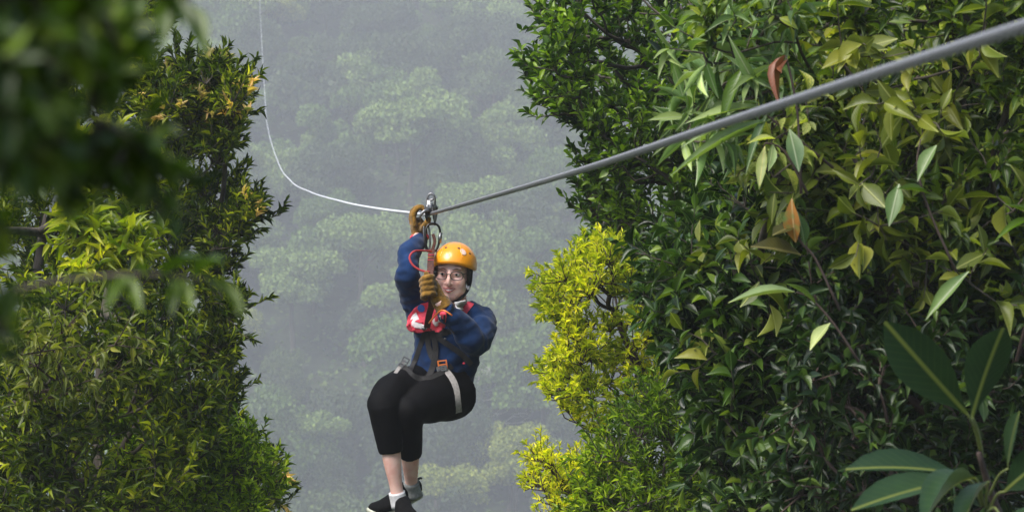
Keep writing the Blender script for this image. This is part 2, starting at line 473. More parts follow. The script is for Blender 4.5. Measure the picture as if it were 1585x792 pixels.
# ------------------------------------------------------------------ the setting: one sheet of terrain, valley and far slope
def ground_z(x, y):
    a = 14.0
    near = -4.2 - .42 * max(0.0, y - 2.0)
    far = -62.0 + .60 * (y - 205.0) if y < 470 else -62 + .60 * 265 + .12 * (y - 470)
    bottom = -60.0
    z = max(near, bottom - 2 + 0)
    # smooth valley floor
    def smax(p, q, k=9.0):
        h = max(0, min(1, .5 + .5 * (p - q) / k)); return q + (p - q) * h + k * h * (1 - h)
    z = smax(smax(near, bottom), far)
    amp = min(1, max(0, (y - 25) / 80))
    z += amp * (4.5 * noise.noise(Vector((x * .018, y * .018, 0))) * 2 + 2.0 * noise.noise(Vector((x * .06, y * .06, 5))))
    z += .10 * max(0, -x) * amp * .5 + .3 * noise.noise(Vector((x * .5, y * .5, 2)))
    return z
gx = np.linspace(-230, 230, 150); gy = np.concatenate([np.linspace(-25, 30, 40), np.linspace(31.5, 570, 210)])
V = np.array([(x, y, ground_z(x, y)) for y in gy for x in gx]); nx_ = len(gx)
Q = np.array([(j * nx_ + i, j * nx_ + i + 1, (j + 1) * nx_ + i + 1, (j + 1) * nx_ + i) for j in range(len(gy) - 1) for i in range(nx_ - 1)], np.int32)
terrain = obj('terrain', V, Q, M_soil, None, True); tag(terrain, 'forested valley and far mountain slope', kind='structure')

# ------------------------------------------------------------------ rainforest on the far slope
def crown_mesh(seed, nl, n, flat=.75, size=.085):
    rng = np.random.default_rng(seed)
    # lobes over an uneven dome of unit radius, every lobe a shell of leaf clumps
    th = rng.uniform(0, 2 * pi, nl); r = np.sqrt(rng.uniform(0, 1, nl)) * .78
    z = np.sqrt(np.clip(1 - r ** 2, 0, 1)) * flat * rng.uniform(-.45, .9, nl)
    c = np.stack([r * np.cos(th), r * np.sin(th), z], 1); lr = rng.uniform(.2, .42, nl)
    which = rng.choice(nl, n, p=lr ** 2 / (lr ** 2).sum())
    v = nrm(rng.normal(0, 1, (n, 3))); v[:, 2] = np.abs(v[:, 2]) * 1.1 - .45; v = nrm(v)
    pos = c[which] + v * (lr[which] * rng.uniform(.75, 1.08, n))[:, None] * np.array((1, 1, .8))
    nn = nrm(v + rng.normal(0, .85, (n, 3))); a = nrm(np.cross(nn, rng.normal(0, 1, (n, 3)))); b = np.cross(nn, a)
    s = size * rng.uniform(.5, 1.3, n)
    q = np.stack([pos - a * s[:, None], pos - b * (s * .6)[:, None], pos + a * s[:, None], pos + b * (s * .6)[:, None]], 1)
    q += (rng.normal(0, .16, q.shape) * s[:, None, None])
    me = np_mesh('crown', q.reshape(-1, 3), np.arange(4 * n).reshape(-1, 4)); return me
def far_mats():
    L = [('dull_green_crown', (.035, .065, .016), (.085, .125, .03)), ('mid_green_crown', (.045, .09, .016), (.11, .18, .035)),
         ('pale_green_crown', (.10, .16, .04), (.20, .28, .08)), ('yellow_green_crown', (.14, .18, .03), (.28, .31, .06)),
         ('dark_green_crown', (.020, .038, .012), (.05, .08, .024))]
    return [leaf_mat(n, [(0, a), (1, b)], trans=.12, under=1.1, rough=.6) for n, a, b in L]
FM = far_mats()
crowns = []
for i in range(9):
    cm = crown_mesh(100 + i, (18, 24, 32, 15, 20, 26, 36, 17, 30)[i], 14000, (.75, .6, .95, .5, .8, .7, .65, 1.1, .9)[i], (.040, .037, .034, .045, .037, .040, .034, .040, .032)[i])
    cm.materials.append(FM[1]); cm.name = 'crown'; crowns.append(cm)
def trunk_mesh(seed, m):
    b = MB(); r = random.Random(seed); x = y = 0; pts = []
    for i in range(6):
        pts.append((x, y, i / 5)); x += r.uniform(-.03, .03); y += r.uniform(-.03, .03)
    b.tube(pts, [.035, .026, .022, .02, .017, .012], seg=7)
    for k in range(5):
        a = r.uniform(0, 6.28); z0 = r.uniform(.55, .85)
        b.tube([(x * z0, y * z0, z0), (.12 * cos(a), .12 * sin(a), z0 + .12), (.26 * cos(a), .26 * sin(a), z0 + .2)], [.012, .009, .005], seg=5)
    me = bpy.data.meshes.new('trunk'); me.from_pydata(b.V, [], b.F); me.materials.append(m); return me
trunks = [trunk_mesh(i, M_bark if i < 2 else M_bark_pale) for i in range(4)]
def far_tree(x, y, R, H, ci, ki, rz, label, group, trunk=0, name='forest_tree', squash=1.0, lift=.0):
    z = ground_z(x, y)
    t = empty(name, (x, y, z - .3), label, 'tree', group); t.rotation_euler.z = rz
    c = bpy.data.objects.new('crown', crowns[ci]); COL.objects.link(c); c.parent = t
    c.material_slots[0].link = 'OBJECT'; c.material_slots[0].material = FM[ki]
    c.scale = (R, R, R * squash); c.location = (0, 0, H - R * .55 * squash + lift)
    k = bpy.data.objects.new('trunk', trunks[trunk]); COL.objects.link(k); k.parent = t; k.scale = (H, H, H * .97)
    return t
rng = random.Random(7)
KN = ['dull green', 'mid green', 'pale green', 'yellowish green', 'dark green']
placed = []; nfar = 0
SPECIAL = []   # (px, py of the crown centre, R, kind, crown, label)
def hit(px, py, lift=0):
    """where the sight line through a pixel meets the far slope (a point on the ground)"""
    y = 215.0
    while y < 540:
        x = (px - 792.5) / F * y; z = (396 - py) / F * y
        if z <= ground_z(x, y) + lift: return x, y
        y += 1.0
    return None
for px, py, R, H, ki, ci, tr, sq, lab in [
    (478, 655, 4.6, 12, 2, 3, 1, .8, 'pale mint green flat topped tree with bare trunk, left of the hanging legs'),
    (640, 175, 7.2, 15, 2, 0, 1, 1, 'large pale green crown high on the hazy slope, above the pulley'),
    (820, 405, 6.0, 14, 1, 4, 1, 1, 'broad domed hazy crown directly above the golden shrub'),
    (560, 360, 6.2, 14, 2, 6, 1, .9, 'pale spreading crown just left of the raised gloved hand'),
    (450, 420, 5.8, 13, 2, 5, 1, 1, 'pale round crown on the hazy slope beside the left evergreen'),
    (730, 310, 5.4, 13, 2, 1, 1, 1, 'rounded pale crown right of the pulley under the near cable'),
    (800, 700, 4.4, 12, 3, 2, 1, 1, 'yellowish green crown low in the valley left of the golden shrub'),
    (700, 745, 4.6, 12, 3, 6, 1, .9, 'yellow flecked green crown at the bottom right of the shoes')]:
    h = hit(px, py, H - R * .3)
    if h:
        far_tree(h[0], h[1], R, H, ci, ki, rng.uniform(0, 6), lab, None, tr, squash=sq); placed.append((h[0], h[1], R * 1.15))
y = 212.0
cells = []
while y < 475:
    half = .245 * y + 10
    x = -half
    while x < half:
        cells.append((x + rng.uniform(-3.5, 3.5), y + rng.uniform(-3.5, 3.5))); x += 7.2
    y += 7.0 + (y - 212) * .012
rng.shuffle(cells)
cells = [c for c in cells if all((c[0] - p[0]) ** 2 + (c[1] - p[1]) ** 2 > (p[2] * .62) ** 2 for p in placed)]
cells.sort(key=lambda c: c[1])
inview = set(c for c in cells if -.155 * c[1] < c[0] < .09 * c[1])
mass = MB(); mv = []; 
for i, (x, y) in enumerate(cells):
    nz = noise.noise(Vector((x * .03, y * .03, 9)))
    R = rng.choice([rng.uniform(3.2, 4.8), rng.uniform(4.2, 6), rng.uniform(5.5, 8)]) * (1.1 if nz > .1 else .95); H = R * rng.uniform(1.25, 1.7) + rng.uniform(1, 3.5)
    r = rng.random(); ki = 4 if r < .25 else 0 if r < .5 else 1 if r < .76 else 2 if r < .93 else 3
    if (x, y) in inview and nfar < 292:
        far_tree(x, y, R, H, rng.randrange(9), ki, rng.uniform(0, 6.28), 'hazy %s tree, %s the far slope, %s' % (KN[ki], 'low on' if y < 270 else 'half way up' if y < 335 else 'high on', 'near the left thicket' if x / y < -.085 else 'behind the rider' if x / y < -.01 else 'near the right thicket'),
                 '%s rainforest trees on the misty far slope' % KN[ki], rng.choice([0, 1]), squash=rng.uniform(1.05, 1.5)); nfar += 1
    else:
        mv.append((x, y, R, H, rng.randrange(9), 4500 if (x, y) in inview else 1500))
# trees of the slope outside the picture: one mass
VV = []; 
for x, y, R, H, ci, nq in mv:
    me = crowns[ci]; n = 4 * nq; co = np.empty(len(me.vertices) * 3, np.float32); me.vertices.foreach_get('co', co)
    c = co.reshape(-1, 3)[:n] * R; q = c.reshape(-1, 4, 3); ctr = q.mean(1, keepdims=True); q = ctr + (q - ctr) * (1.7 if nq > 2000 else 2.5)
    VV.append(q.reshape(-1, 3) + np.array((x, y, ground_z(x, y) + H - R * .55)))
VV = np.concatenate(VV)
o = obj('forest', VV, np.arange(len(VV)).reshape(-1, 4), FM[1], None, False)
tag(o, 'rainforest canopy covering the rest of the far slope', 'forest', kind='stuff')
# low growth between the far trees
r_ = np.random.default_rng(5); n = 90000
ux = r_.uniform(-1, 1, n); uy = r_.uniform(200, 470, n); ux = ux * (.2 * uy + 5)
uz = np.array([ground_z(a, b) for a, b in zip(ux, uy)])
pos = np.stack([ux, uy, uz + r_.uniform(0, 1, n) * np.array([1.5 + 7.5 * max(0, noise.noise(Vector((a * .16, b * .16, 3))) + .15) for a, b in zip(ux, uy)])], 1)
nn = nrm(np.array((0, -.6, 1.0)) + r_.normal(0, .5, (n, 3))); a = nrm(np.cross(nn, r_.normal(0, 1, (n, 3)))); b = np.cross(nn, a); s = r_.uniform(.2, .5, n)
q = np.stack([pos - a * s[:, None], pos - b * (s * .6)[:, None], pos + a * s[:, None], pos + b * (s * .6)[:, None]], 1)
o = obj('undergrowth', q.reshape(-1, 3), np.arange(4 * n).reshape(-1, 4), M_under, None, False)
tag(o, 'low green undergrowth between the trees of the far slope', 'undergrowth', kind='stuff')
# pale leafless trees on the slope
def bare_tree(px, py, H, seed, label):
    h = hit(px, py, H * .5)
    if not h: return
    x, y = h; z = ground_z(x, y); r = random.Random(seed)
    t = empty('bare_tree', (x, y, z), label, 'tree')
    m = MB(); m.tube([(x, y, z), (x + .3, y, z + H * .3), (x - .1, y, z + H * .55), (x + .3, y, z + H * .8)], [.16, .13, .1, .07], seg=7, sub=3); m.obj('trunk', M_bark_pale, t)
    def br(p, d, L, rad, dep, mb):
        q = p + d * L * .5 + Vector((r.uniform(-.1, .1), r.uniform(-.1, .1), r.uniform(-.05, .15))) * L; e = q + (d + Vector((r.uniform(-.4, .4), r.uniform(-.4, .4), r.uniform(-.35, .35)))).normalized() * L * .5
        mb.tube([p, q, e], [rad, rad * .8, rad * .6], seg=5)
        if dep:
            for _ in range(3): br(r.choice([q, e, e]), (d + Vector((r.uniform(-.9, .9), r.uniform(-.9, .9), r.uniform(-.7, .6)))).normalized(), L * r.uniform(.5, .75), rad * .6, dep - 1, mb)
    for k in range(9):
        a = k * 2.4; f = r.uniform(.35, .8); mb = MB()
        br(Vector((x + .15, y, z + H * f)), Vector((cos(a), sin(a) * .7, r.uniform(-.1, .7))).normalized(), H * r.uniform(.18, .3), .05, 3, mb); mb.obj('branch', M_bark_pale, t)
bare_tree(738, 640, 15, 3, 'pale leafless tree with tangled white branches behind the right hip of the rider')
bare_tree(845, 575, 10, 5, 'small pale bare tree on the hazy slope just left of the golden shrub')
bare_tree(655, 690, 9, 8, 'thin pale bare tree directly behind the dangling calves')

# ------------------------------------------------------------------ zip line: cable running past the camera to the far slope
M_cable = mat('galvanised_cable', (.29, .29, .31), .42, metal=.4, var=.2, scale=300, bump=.1)
M_cable_core = mat('dark_cable_core', (.035, .033, .03), .5, var=.3)  # dark core, shows as dark gaps between the strands
M_cable_far = mat('brightened_far_cable', (.62, .63, .66), .5, metal=.05, var=.08, scale=300)  # same cable, colour lightened to keep its brightness through the haze
KX = -402.0 / F; AX = 2936.0 / F
CZ = np.array(catmull([(-6, .262), (0, .245), (2.387, .233), (4.04, .220), (5.66, .205), (8, .194), (10.3, .186), (10.62, .185), (11.0, .189), (11.77, .2076), (15.5, .306), (21.05, .472), (32.8, .868),
                       (49.3, 1.53), (74.3, 2.9), (120, 6.3), (150, 9.9), (255, 27), (330, 45), (420, 70)], 10))
def cz(Y):
    return float(np.interp(Y, CZ[:, 0], CZ[:, 1]))
def cpos(Y): return Vector((AX + KX * Y, Y, cz(Y)))
def cable_pts():
    ys = list(np.arange(-6, 12, .25)) + list(np.geomspace(12, 420, 160))
    return [np.array(cpos(y)) for y in ys]
cp_ = cable_pts(); 
cr_ = .0078
# seven twisted strands: six laid round a core, near the camera; farther off the lay is finer than a pixel
core = MB(); core.tube([p for p in cp_ if p[1] < 11.3], [cr_ * .52 for p in cp_ if p[1] < 11.3], seg=10)
cab = empty('zip_line_cable', Vector((AX + KX * -6, -6, .27)), 'grey steel zip line cable, near end blurred at upper right, curving up the far slope', 'cable')
core.obj('cable_core', M_cable_core, cab)
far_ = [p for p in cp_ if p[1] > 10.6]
m = MB(); m.tube(far_, [cr_ * (.97 if p[1] < 14 else 1.0 + min(.6, (p[1] - 14) / 120)) for p in far_], seg=10); m.obj('brightened_span', M_cable_far, cab)
yy = np.arange(-1.0, 11.0, .006); cc = np.stack([AX + KX * yy, yy, np.array([cz(v) for v in yy])], 1)
for k in range(6):
    ph = yy / .15 * 2 * pi + k * pi / 3
    off = np.stack([np.cos(ph), np.zeros_like(ph), np.sin(ph)], 1) * cr_ * .70
    m = MB(); m.tube(list(cc + off), cr_ * .315, seg=6, ref=(0, 0, 1)); m.obj('strand', M_cable, cab)

# ------------------------------------------------------------------ foreground vegetation
def base_at(x, y): return Vector((x, y, ground_z(x, y) - .1))
def pp(px, py, Y): return np.array(P(px, py, Y))
LM_ever = leaf_mat('evergreen_leaf', [(0, (0.0095, 0.0189, 0.0011)), (0.4, (0.0401, 0.0702, 0.003)), (0.75, (0.1247, 0.1715, 0.0078)), (1, (0.3536, 0.3757, 0.0221))], trans=.3, rough=.42)
LM_tip = leaf_mat('pinkish_young_leaf', [(0, (.55, .36, .20)), (.5, (.62, .46, .22)), (1, (.40, .36, .08))], trans=.3)
LM_lime = leaf_mat('lime_leaf', [(0, (0.0221, 0.0504, 0.0025)), (0.5, (0.1181, 0.2034, 0.0079)), (1, (0.416, 0.52, 0.0416))], trans=.35)
LM_yl = leaf_mat('yellow_lime_leaf', [(0, (.07, .12, .005)), (.5, (.19, .23, .010)), (1, (.40, .40, .03))], trans=.35)
LM_near = leaf_mat('near_dark_leaf', [(0, (.022, .045, .005)), (.6, (.055, .10, .007)), (1, (.12, .17, .015))], trans=.25)
LM_box = leaf_mat('small_glossy_leaf', [(0, (0.0088, 0.0234, 0.0018)), (0.5, (0.0444, 0.0983, 0.0064)), (1, (0.1768, 0.2808, 0.0208))], trans=.28, rough=.32)
LM_gold = leaf_mat('golden_leaf', [(0, (.15, .21, .010)), (.3, (.33, .39, .016)), (.75, (.56, .56, .03)), (1, (.74, .68, .09))], trans=.35)
LM_fern = leaf_mat('bright_green_leaf', [(0, (0.0234, 0.0527, 0.0023)), (0.5, (0.098, 0.1776, 0.0073)), (1, (0.312, 0.4095, 0.0292))], trans=.35)
LM_broad = leaf_mat('broad_glossy_leaf', [(0, (0.0081, 0.0203, 0.0016)), (0.45, (0.0358, 0.0715, 0.0048)), (0.8, (0.1281, 0.185, 0.0142)), (1, (0.351, 0.4095, 0.0683))], rib=(.16, .22, .06), trans=.25, rough=.30, under=1.7)
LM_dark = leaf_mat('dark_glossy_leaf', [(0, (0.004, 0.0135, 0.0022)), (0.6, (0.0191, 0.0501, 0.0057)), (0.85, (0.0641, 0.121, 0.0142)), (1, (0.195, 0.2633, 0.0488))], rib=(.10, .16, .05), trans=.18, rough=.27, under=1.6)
LM_deep = leaf_mat('shade_darkened_leaf', [(0, (0.0036, 0.0108, 0.0022)), (0.6, (0.0129, 0.0352, 0.0059)), (0.9, (0.0407, 0.0813, 0.0146)), (1, (0.1248, 0.1872, 0.0416))], rib=(.07, .11, .03), trans=.15, rough=.3, under=1.5)  # green darkened in the colour for the shaded depths of the right thicket
LM_grey = leaf_mat('grey_green_leaf', [(0, (.05, .10, .03)), (.5, (.10, .17, .06)), (1, (.20, .27, .12))], rib=(.25, .3, .17), trans=.2, rough=.4, under=1.8)
LM_big = leaf_mat('large_leathery_leaf', [(0, (0.0096, 0.0288, 0.012)), (1, (0.0224, 0.0525, 0.0224))], rib=(.13, .155, .035), trans=.12, rough=.33, under=1.4)
LM_yel = leaf_mat('yellowing_leaf', [(0, (.45, .44, .06)), (.5, (.52, .52, .20)), (1, (.30, .38, .06))], rib=(.5, .45, .15), trans=.3, spot=(.16, .22, .03))
LM_olive = leaf_mat('olive_leaf', [(0, (0.049, 0.07, 0.0084)), (0.5, (0.105, 0.135, 0.015)), (1, (0.208, 0.216, 0.032))], rib=(.26, .28, .08), trans=.3, rough=.35)

T_ell3, T_ell4, T_ell6 = leaf_template(ELL3, .3, .15), leaf_template(ELL4, .3, .18), leaf_template(ELL6, .32, .2)
T_lan4, T_lan6 = leaf_template(LAN4, .3, .25), leaf_template(LAN6, .3, .28)
R = np.random.default_rng(11)

# left evergreen: fine leaved, pink-tipped
polyL = [(-120, -60), (225, -60), (238, 30), (205, 100), (225, 150), (262, 122), (300, 150), (338, 118), (366, 150), (368, 215), (352, 290),
         (345, 330), (380, 335), (370, 372), (335, 400), (338, 440), (358, 470), (358, 520), (335, 548), (366, 600), (352, 650), (380, 700), (420, 830), (-120, 830)]
cl = clumps_in(polyL, 10.6, 12.6, 520, R, hollow=-.08, hs=3.4)
cl += fringe(polyL, 10.7, 11.4, R, lambda x, y: x > 190 and y > 0, reach=14)
# edge sprays that give the ragged outline
for x, y in [(232, 20), (222, 70), (206, 105), (200, 135), (190, 170), (250, 130), (275, 150), (300, 140), (322, 150), (338, 122), (352, 140), (362, 165), (368, 195), (352, 235), (366, 255), (350, 300),
             (396, 338), (410, 332), (380, 356), (395, 375), (388, 408), (370, 432), (352, 452), (366, 480), (374, 505), (380, 530), (362, 560), (384, 590), (386, 622), (360, 640), (372, 672)]:
    for k in range(2): cl.append(pp(x - 24 - (16 if y > 360 else 0) + R.normal(0, 9), y + 6 + R.normal(0, 5), R.uniform(10.7, 11.5)))
b = base_at(-2.1, 11.6)
grow('evergreen_tree', 'olive green fine leaved evergreen filling the left side, pinkish new tips on its top', 'tree', b,
     [pp(250, 900, 13), pp(215, 600, 13), pp(170, 380, 13), pp(100, 180, 13), pp(60, 20, 13)], cl, LM_ever, M_bark, 1,
     leaf_len=(.038, .070), leaf_w=.21, tmpl=T_ell4, twigs=8, twig_len=.13, per=15, spread=36, up=1.0, out=.6, rosette=True, tips=None, r0=.035)
# pink-tipped sprays on the same side belong to a second, thinner stem of the same kind
cl = [pp(x + R.normal(0, 7), y + R.normal(0, 7), R.uniform(10.6, 11.0)) for x, y in
      [(245, 135), (258, 128), (272, 150), (330, 128), (340, 120), (350, 132), (360, 150), (368, 168), (232, 150), (346, 150), (300, 165), (320, 175), (352, 190), (378, 338), (384, 334), (284, 175), (250, 175), (330, 205), (430, 755), (420, 745), (410, 765)]]
b = base_at(-1.55, 10.8)
grow('flushing_shrub', 'slender stemmed evergreen tipped with peach coloured young leaves at its top, left of the cable', 'tree', b,
     [pp(345, 850, 11.5), pp(330, 600, 11.5), pp(325, 420, 11.4), pp(345, 300, 11.1), pp(350, 200, 10.9)], cl, LM_ever, M_bark, 2,
     leaf_len=(.038, .068), leaf_w=.21, tmpl=T_ell4, twigs=7, twig_len=.10, per=14, spread=40, up=1.0, out=.4, rosette=True, tips=LM_tip, tip_frac=.5, r0=.013)
# lime shrubs, lower left, in front
def shrub(name, label, poly, Y0, Y1, n, lm, seed, bx, extra=(), bark=None, cat='shrub', tr=None, ty=0, dx=0, **kw):
    r = np.random.default_rng(seed); c = clumps_in(poly, Y0, Y1, n, r)
    for x, y in extra: c.append(pp(x + dx, y, r.uniform(Y0, (Y0 + Y1) / 2)))
    ym = (Y0 + Y1) / 2 + ty; b = base_at((bx[0] - 792) / F * ym, ym)
    t = [pp(bx[0], 1000, ym), pp(bx[0] + 10, bx[1], ym)] if tr is None else [pp(x, y, ym) for x, y in tr]
    return grow(name, label, cat, b, t, c, lm, bark or M_bark, seed, **kw)
shrub('leafy_shrub', 'dark green bushy shrub with narrow leaves at the lower left corner', [(-60, 470), (150, 480), (300, 560), (330, 820), (-60, 820)], 8.6, 9.8, 120, LM_ever, 21, (110, 760),
      leaf_len=(.038, .066), leaf_w=.27, tmpl=T_lan4, twigs=8, twig_len=.16, per=13, spread=50, up=.6, r0=.035)
shrub('lime_shrub', 'bright lime green leafy shrub along the bottom left edge of the valley gap', [(190, 690), (300, 660), (375, 690), (415, 770), (430, 830), (180, 830)], 9.2, 10.2, 70, LM_lime, 22, (320, 900),
      extra=[(385, 720), (400, 745), (412, 770), (370, 690)], leaf_len=(.034, .056), leaf_w=.25, tmpl=T_lan4, twigs=9, twig_len=.12, per=14, spread=44, up=.9, rosette=True, r0=.03)
shrub('lime_spray', 'glowing yellow green leaf sprays at mid left, below the dark blurred boughs', [(-30, 215), (150, 225), (205, 240), (190, 275), (60, 290), (-30, 270)], 9.0, 9.6, 14, LM_yl, 23, (60, 320),
      ty=1.5, tr=[(60, 1000), (40, 600), (70, 330)], leaf_len=(.06, .10), leaf_w=.3, tmpl=T_lan4, twigs=6, twig_len=.13, per=10, spread=55, up=.6, r0=.02)
shrub('pale_spray', 'pale lime sprays of long leaves in the middle of the left thicket', [(100, 340), (215, 350), (240, 400), (140, 420), (90, 385)], 8.8, 9.3, 14, LM_yl, 24, (160, 420),
      ty=1.5, tr=[(170, 1000), (150, 700), (165, 440)], leaf_len=(.06, .11), leaf_w=.28, tmpl=T_lan4, twigs=6, twig_len=.12, per=10, spread=60, up=.4, r0=.02)
shrub('drooping_sapling', 'thin sapling with arching light green leaves at the lower left, pale undersides', [(20, 500), (210, 520), (220, 570), (130, 620), (20, 620)], 8.2, 8.7, 15, LM_olive, 25, (110, 640), ty=1.2,
      tr=[(90, 1000), (100, 800), (120, 640)], leaf_len=(.04, .066), leaf_w=.28, tmpl=T_lan6, twigs=5, twig_len=.15, per=9, spread=60, up=.1, droop=.4, r0=.010, bark=M_bark_red)

# dark boughs close to the lens, out of focus
b = base_at(-1.0, 1.5)
cl = clumps_in([(-200, -90), (120, -90), (175, -40), (130, 30), (85, 80), (80, 140), (20, 190), (-200, 230)], .95, 1.35, 64, R)
cl += clumps_in([(-200, 200), (-40, 220), (-20, 420), (-60, 600), (-200, 640)], 1.0, 1.3, 8, R)
cl += [pp(x, y, Yv) for x, y, Yv in [(200, -5, 1.1), (150, 190, 1.2), (195, 215, 1.2), (150, 60, 1.15), (125, 120, 1.2), (230, 245, 1.3), (60, 240, 1.1), (90, 270, 1.2), (165, 20, 1.1)]]
grow('near_tree', 'dark out of focus tree very close by, its leafy boughs filling the upper left corner', 'tree', b,
     [pp(-900, 700, 1.5), pp(-560, 300, 1.45), pp(-240, 120, 1.4), pp(-40, 60, 1.35)], cl, LM_near, M_bark, 31,
     leaf_len=(.016, .026), leaf_w=.42, tmpl=T_ell6, twigs=5, twig_len=.026, per=7, spread=50, up=.1, droop=.3, r0=.012, cloud=.008)
# a few single blurred leaves hanging in the gap
nb = empty('hanging_twig', P(60, 520, 1.6), 'blurred twig with a few translucent olive leaves hanging in front of the left thicket', 'twig')
tw = MB(); tw.tube([P(-60, 480, 1.62), P(60, 440, 1.6), P(200, 425, 1.6), P(300, 430, 1.6), P(338, 440, 1.6)], [.002, .0016, .0013, .001, .0008], seg=6, sub=4); tw.obj('stem', M_bark, nb)
def single_leaf(parent, a, tipp, width, m, tm, up=(0, -.35, 1), name='leaf', curl=1.0, label=None):
    """leaf from point a to point tipp; up = direction its upper face looks to"""
    a = Vector(a); tipp = Vector(tipp); d = tipp - a; L = d.length; d.normalize()
    n = Vector(up); n = (n - d * n.dot(d)).normalized(); s = d.cross(n)
    TV, TQ, TU = tm; V = [a + s * (x * width) + d * (y * L) + n * (z * L * curl) for x, y, z in TV]
    o = obj(name, V, TQ, m, parent, True, TU, own=parent is not None)
    return tag(o, label)
for (x, y, x2, y2, wd, m) in [(250, 430, 305, 380, .012, LM_near), (262, 432, 300, 470, .013, LM_near), (225, 430, 205, 395, .011, LM_near), (300, 430, 340, 385, .012, LM_near),
                             (318, 432, 382, 470, .010, LM_near), (180, 428, 220, 470, .013, LM_near), (280, 430, 262, 480, .011, LM_near), (335, 440, 372, 478, .009, LM_near), (205, 428, 160, 470, .012, LM_near)]:
    single_leaf(nb, P(x, y, 1.6), P(x2, y2, 1.57), wd, m, T_ell6)
nb = empty('hanging_sprig', P(150, -20, 1.5), 'blurred sprig with three olive leaves hanging into the gap at the top left', 'twig')
tw = MB(); tw.tube([P(60, -60, 1.5), P(180, -35, 1.5), P(268, -10, 1.5), P(285, 8, 1.5)], [.003, .0025, .0015, .001], seg=6, sub=4); tw.obj('stem', M_bark, nb)
for (x, y, x2, y2, wd) in [(284, 5, 322, 74, .015), (262, -8, 250, 62, .014), (240, -18, 300, 30, .013), (220, -22, 208, 30, .013)]:
    single_leaf(nb, P(x, y, 1.5), P(x2, y2, 1.47), wd, LM_near, T_ell6)
nb = empty('grey_leaf_twig', P(20, 250, 1.9), 'blurred dark twig carrying two greyish leaves in front of the left thicket', 'twig')
tw = MB(); tw.tube([P(-50, 290, 1.9), P(20, 262, 1.9), P(95, 240, 1.9)], [.003, .002, .001], seg=6, sub=4); tw.obj('stem', M_bark, nb)
single_leaf(nb, P(95, 240, 1.9), P(172, 262, 1.86), .013, LM_grey, T_ell6, up=(.1, -1, .6)); single_leaf(nb, P(30, 258, 1.9), P(66, 290, 1.86), .013, LM_grey, T_ell6, up=(.1, -1, .6))

# right: small leaved tree reaching over the gap
polyS = [(880, 40), (905, 20), (960, -60), (1180, -60), (1200, 330), (1120, 420), (1010, 420), (925, 370), (915, 290), (985, 250), (920, 215), (870, 165), (860, 100)]
cl = clumps_in(polyS, 10.0, 12.2, 190, R, hollow=.0, hs=3.6)
cl += fringe(polyS, 10.0, 11.0, R, lambda x, y: x < 1080 and y > -20, reach=24, p=.8)
for x, y in [(822, 20), (836, 40), (848, 62), (862, 30), (872, 55), (858, 88), (880, 10), (900, 0), (915, 25), (806, 138), (822, 120), (838, 138), (852, 150), (826, 165), (846, 178), (868, 186), (890, 182), (880, 150), (870, 120), (845, 110), (905, 190), (925, 215), (890, 95), (930, 60),
             (908, 300), (920, 318), (940, 335), (925, 345), (915, 285), (950, 372), (960, 350), (975, 395), (1000, 415), (930, 265), (945, 300), (960, 240)]:
    cl.append(pp(x + 16, y, R.uniform(10.0, 10.8)))
grow('small_leaved_tree', 'small leaved dark green tree reaching over the gap from the right, above the golden shrub', 'tree', base_at(1.6, 11),
     [pp(1330, 900, 11), pp(1280, 600, 11), pp(1190, 350, 11), pp(1120, 180, 11), pp(1080, 40, 11)], cl, LM_box, M_bark, 41,
     leaf_len=(.042, .062), leaf_w=.46, tmpl=T_ell4, twigs=6, twig_len=.15, per=12, spread=48, up=.85, out=.7, r0=.06)
# golden shrub
polyG = [(850, 445), (880, 415), (925, 397), (975, 425), (1010, 470), (1040, 560), (1060, 700), (960, 700), (900, 640), (865, 590), (868, 520), (850, 480)]
ex = [(912, 388), (920, 400), (905, 410), (938, 410), (880, 425), (860, 435), (842, 445), (836, 460), (835, 480), (850, 500), (866, 470), (890, 450), (930, 440), (960, 440), (868, 520), (880, 535), (862, 545),
      (842, 578), (850, 590), (868, 585), (834, 612), (850, 606), (870, 612), (892, 618), (865, 640), (880, 655), (905, 670), (925, 690), (900, 560), (930, 590), (955, 610), (985, 640), (1000, 600)]
shrub('golden_shrub', 'golden yellow fine leaved shrub at the right edge of the gap', polyG, 9.9, 10.9, 46, LM_gold, 42, (1010, 620), dx=16, extra=ex + [(x + 7, y + 9) for x, y in ex[:18]],
      tr=[(1120, 900), (1060, 760), (1010, 620), (975, 540), (950, 480)], bark=M_bark_red, leaf_len=(.028, .048), leaf_w=.20, tmpl=T_ell4, twigs=9, twig_len=.09, per=16, spread=38, up=.75, out=.6, r0=.024, rosette=True, limbs=60)
ex = [(818, 705), (830, 715), (845, 722), (812, 745), (826, 752), (850, 745), (870, 738), (895, 725), (875, 765), (900, 775), (860, 790), (905, 745), (925, 760), (893, 720)]
shrub('olive_shrub', 'low yellow green shrub at the bottom edge, left of the bright green bush', [(860, 740), (930, 730), (960, 820), (850, 820)], 9.7, 10.3, 16, LM_gold, 43, (905, 800), dx=12, extra=ex + [(x + 4, y + 7) for x, y in ex],
      tr=[(940, 1000), (930, 860), (915, 800)], bark=M_bark_red, leaf_len=(.024, .040), leaf_w=.2, tmpl=T_ell4, twigs=7, twig_len=.08, per=12, spread=42, up=.9, out=.5, r0=.018, rosette=True, limbs=40)
shrub('bright_bush', 'bright green feathery bush at the bottom, right of the golden shrub', [(925, 700), (970, 650), (1040, 600), (1110, 620), (1140, 700), (1140, 830), (900, 830)], 9.3, 10.2, 100, LM_fern, 44, (1020, 900),
      leaf_len=(.03, .055), leaf_w=.24, tmpl=T_lan4, twigs=9, twig_len=.13, per=14, spread=46, up=.8, rosette=True, r0=.03)
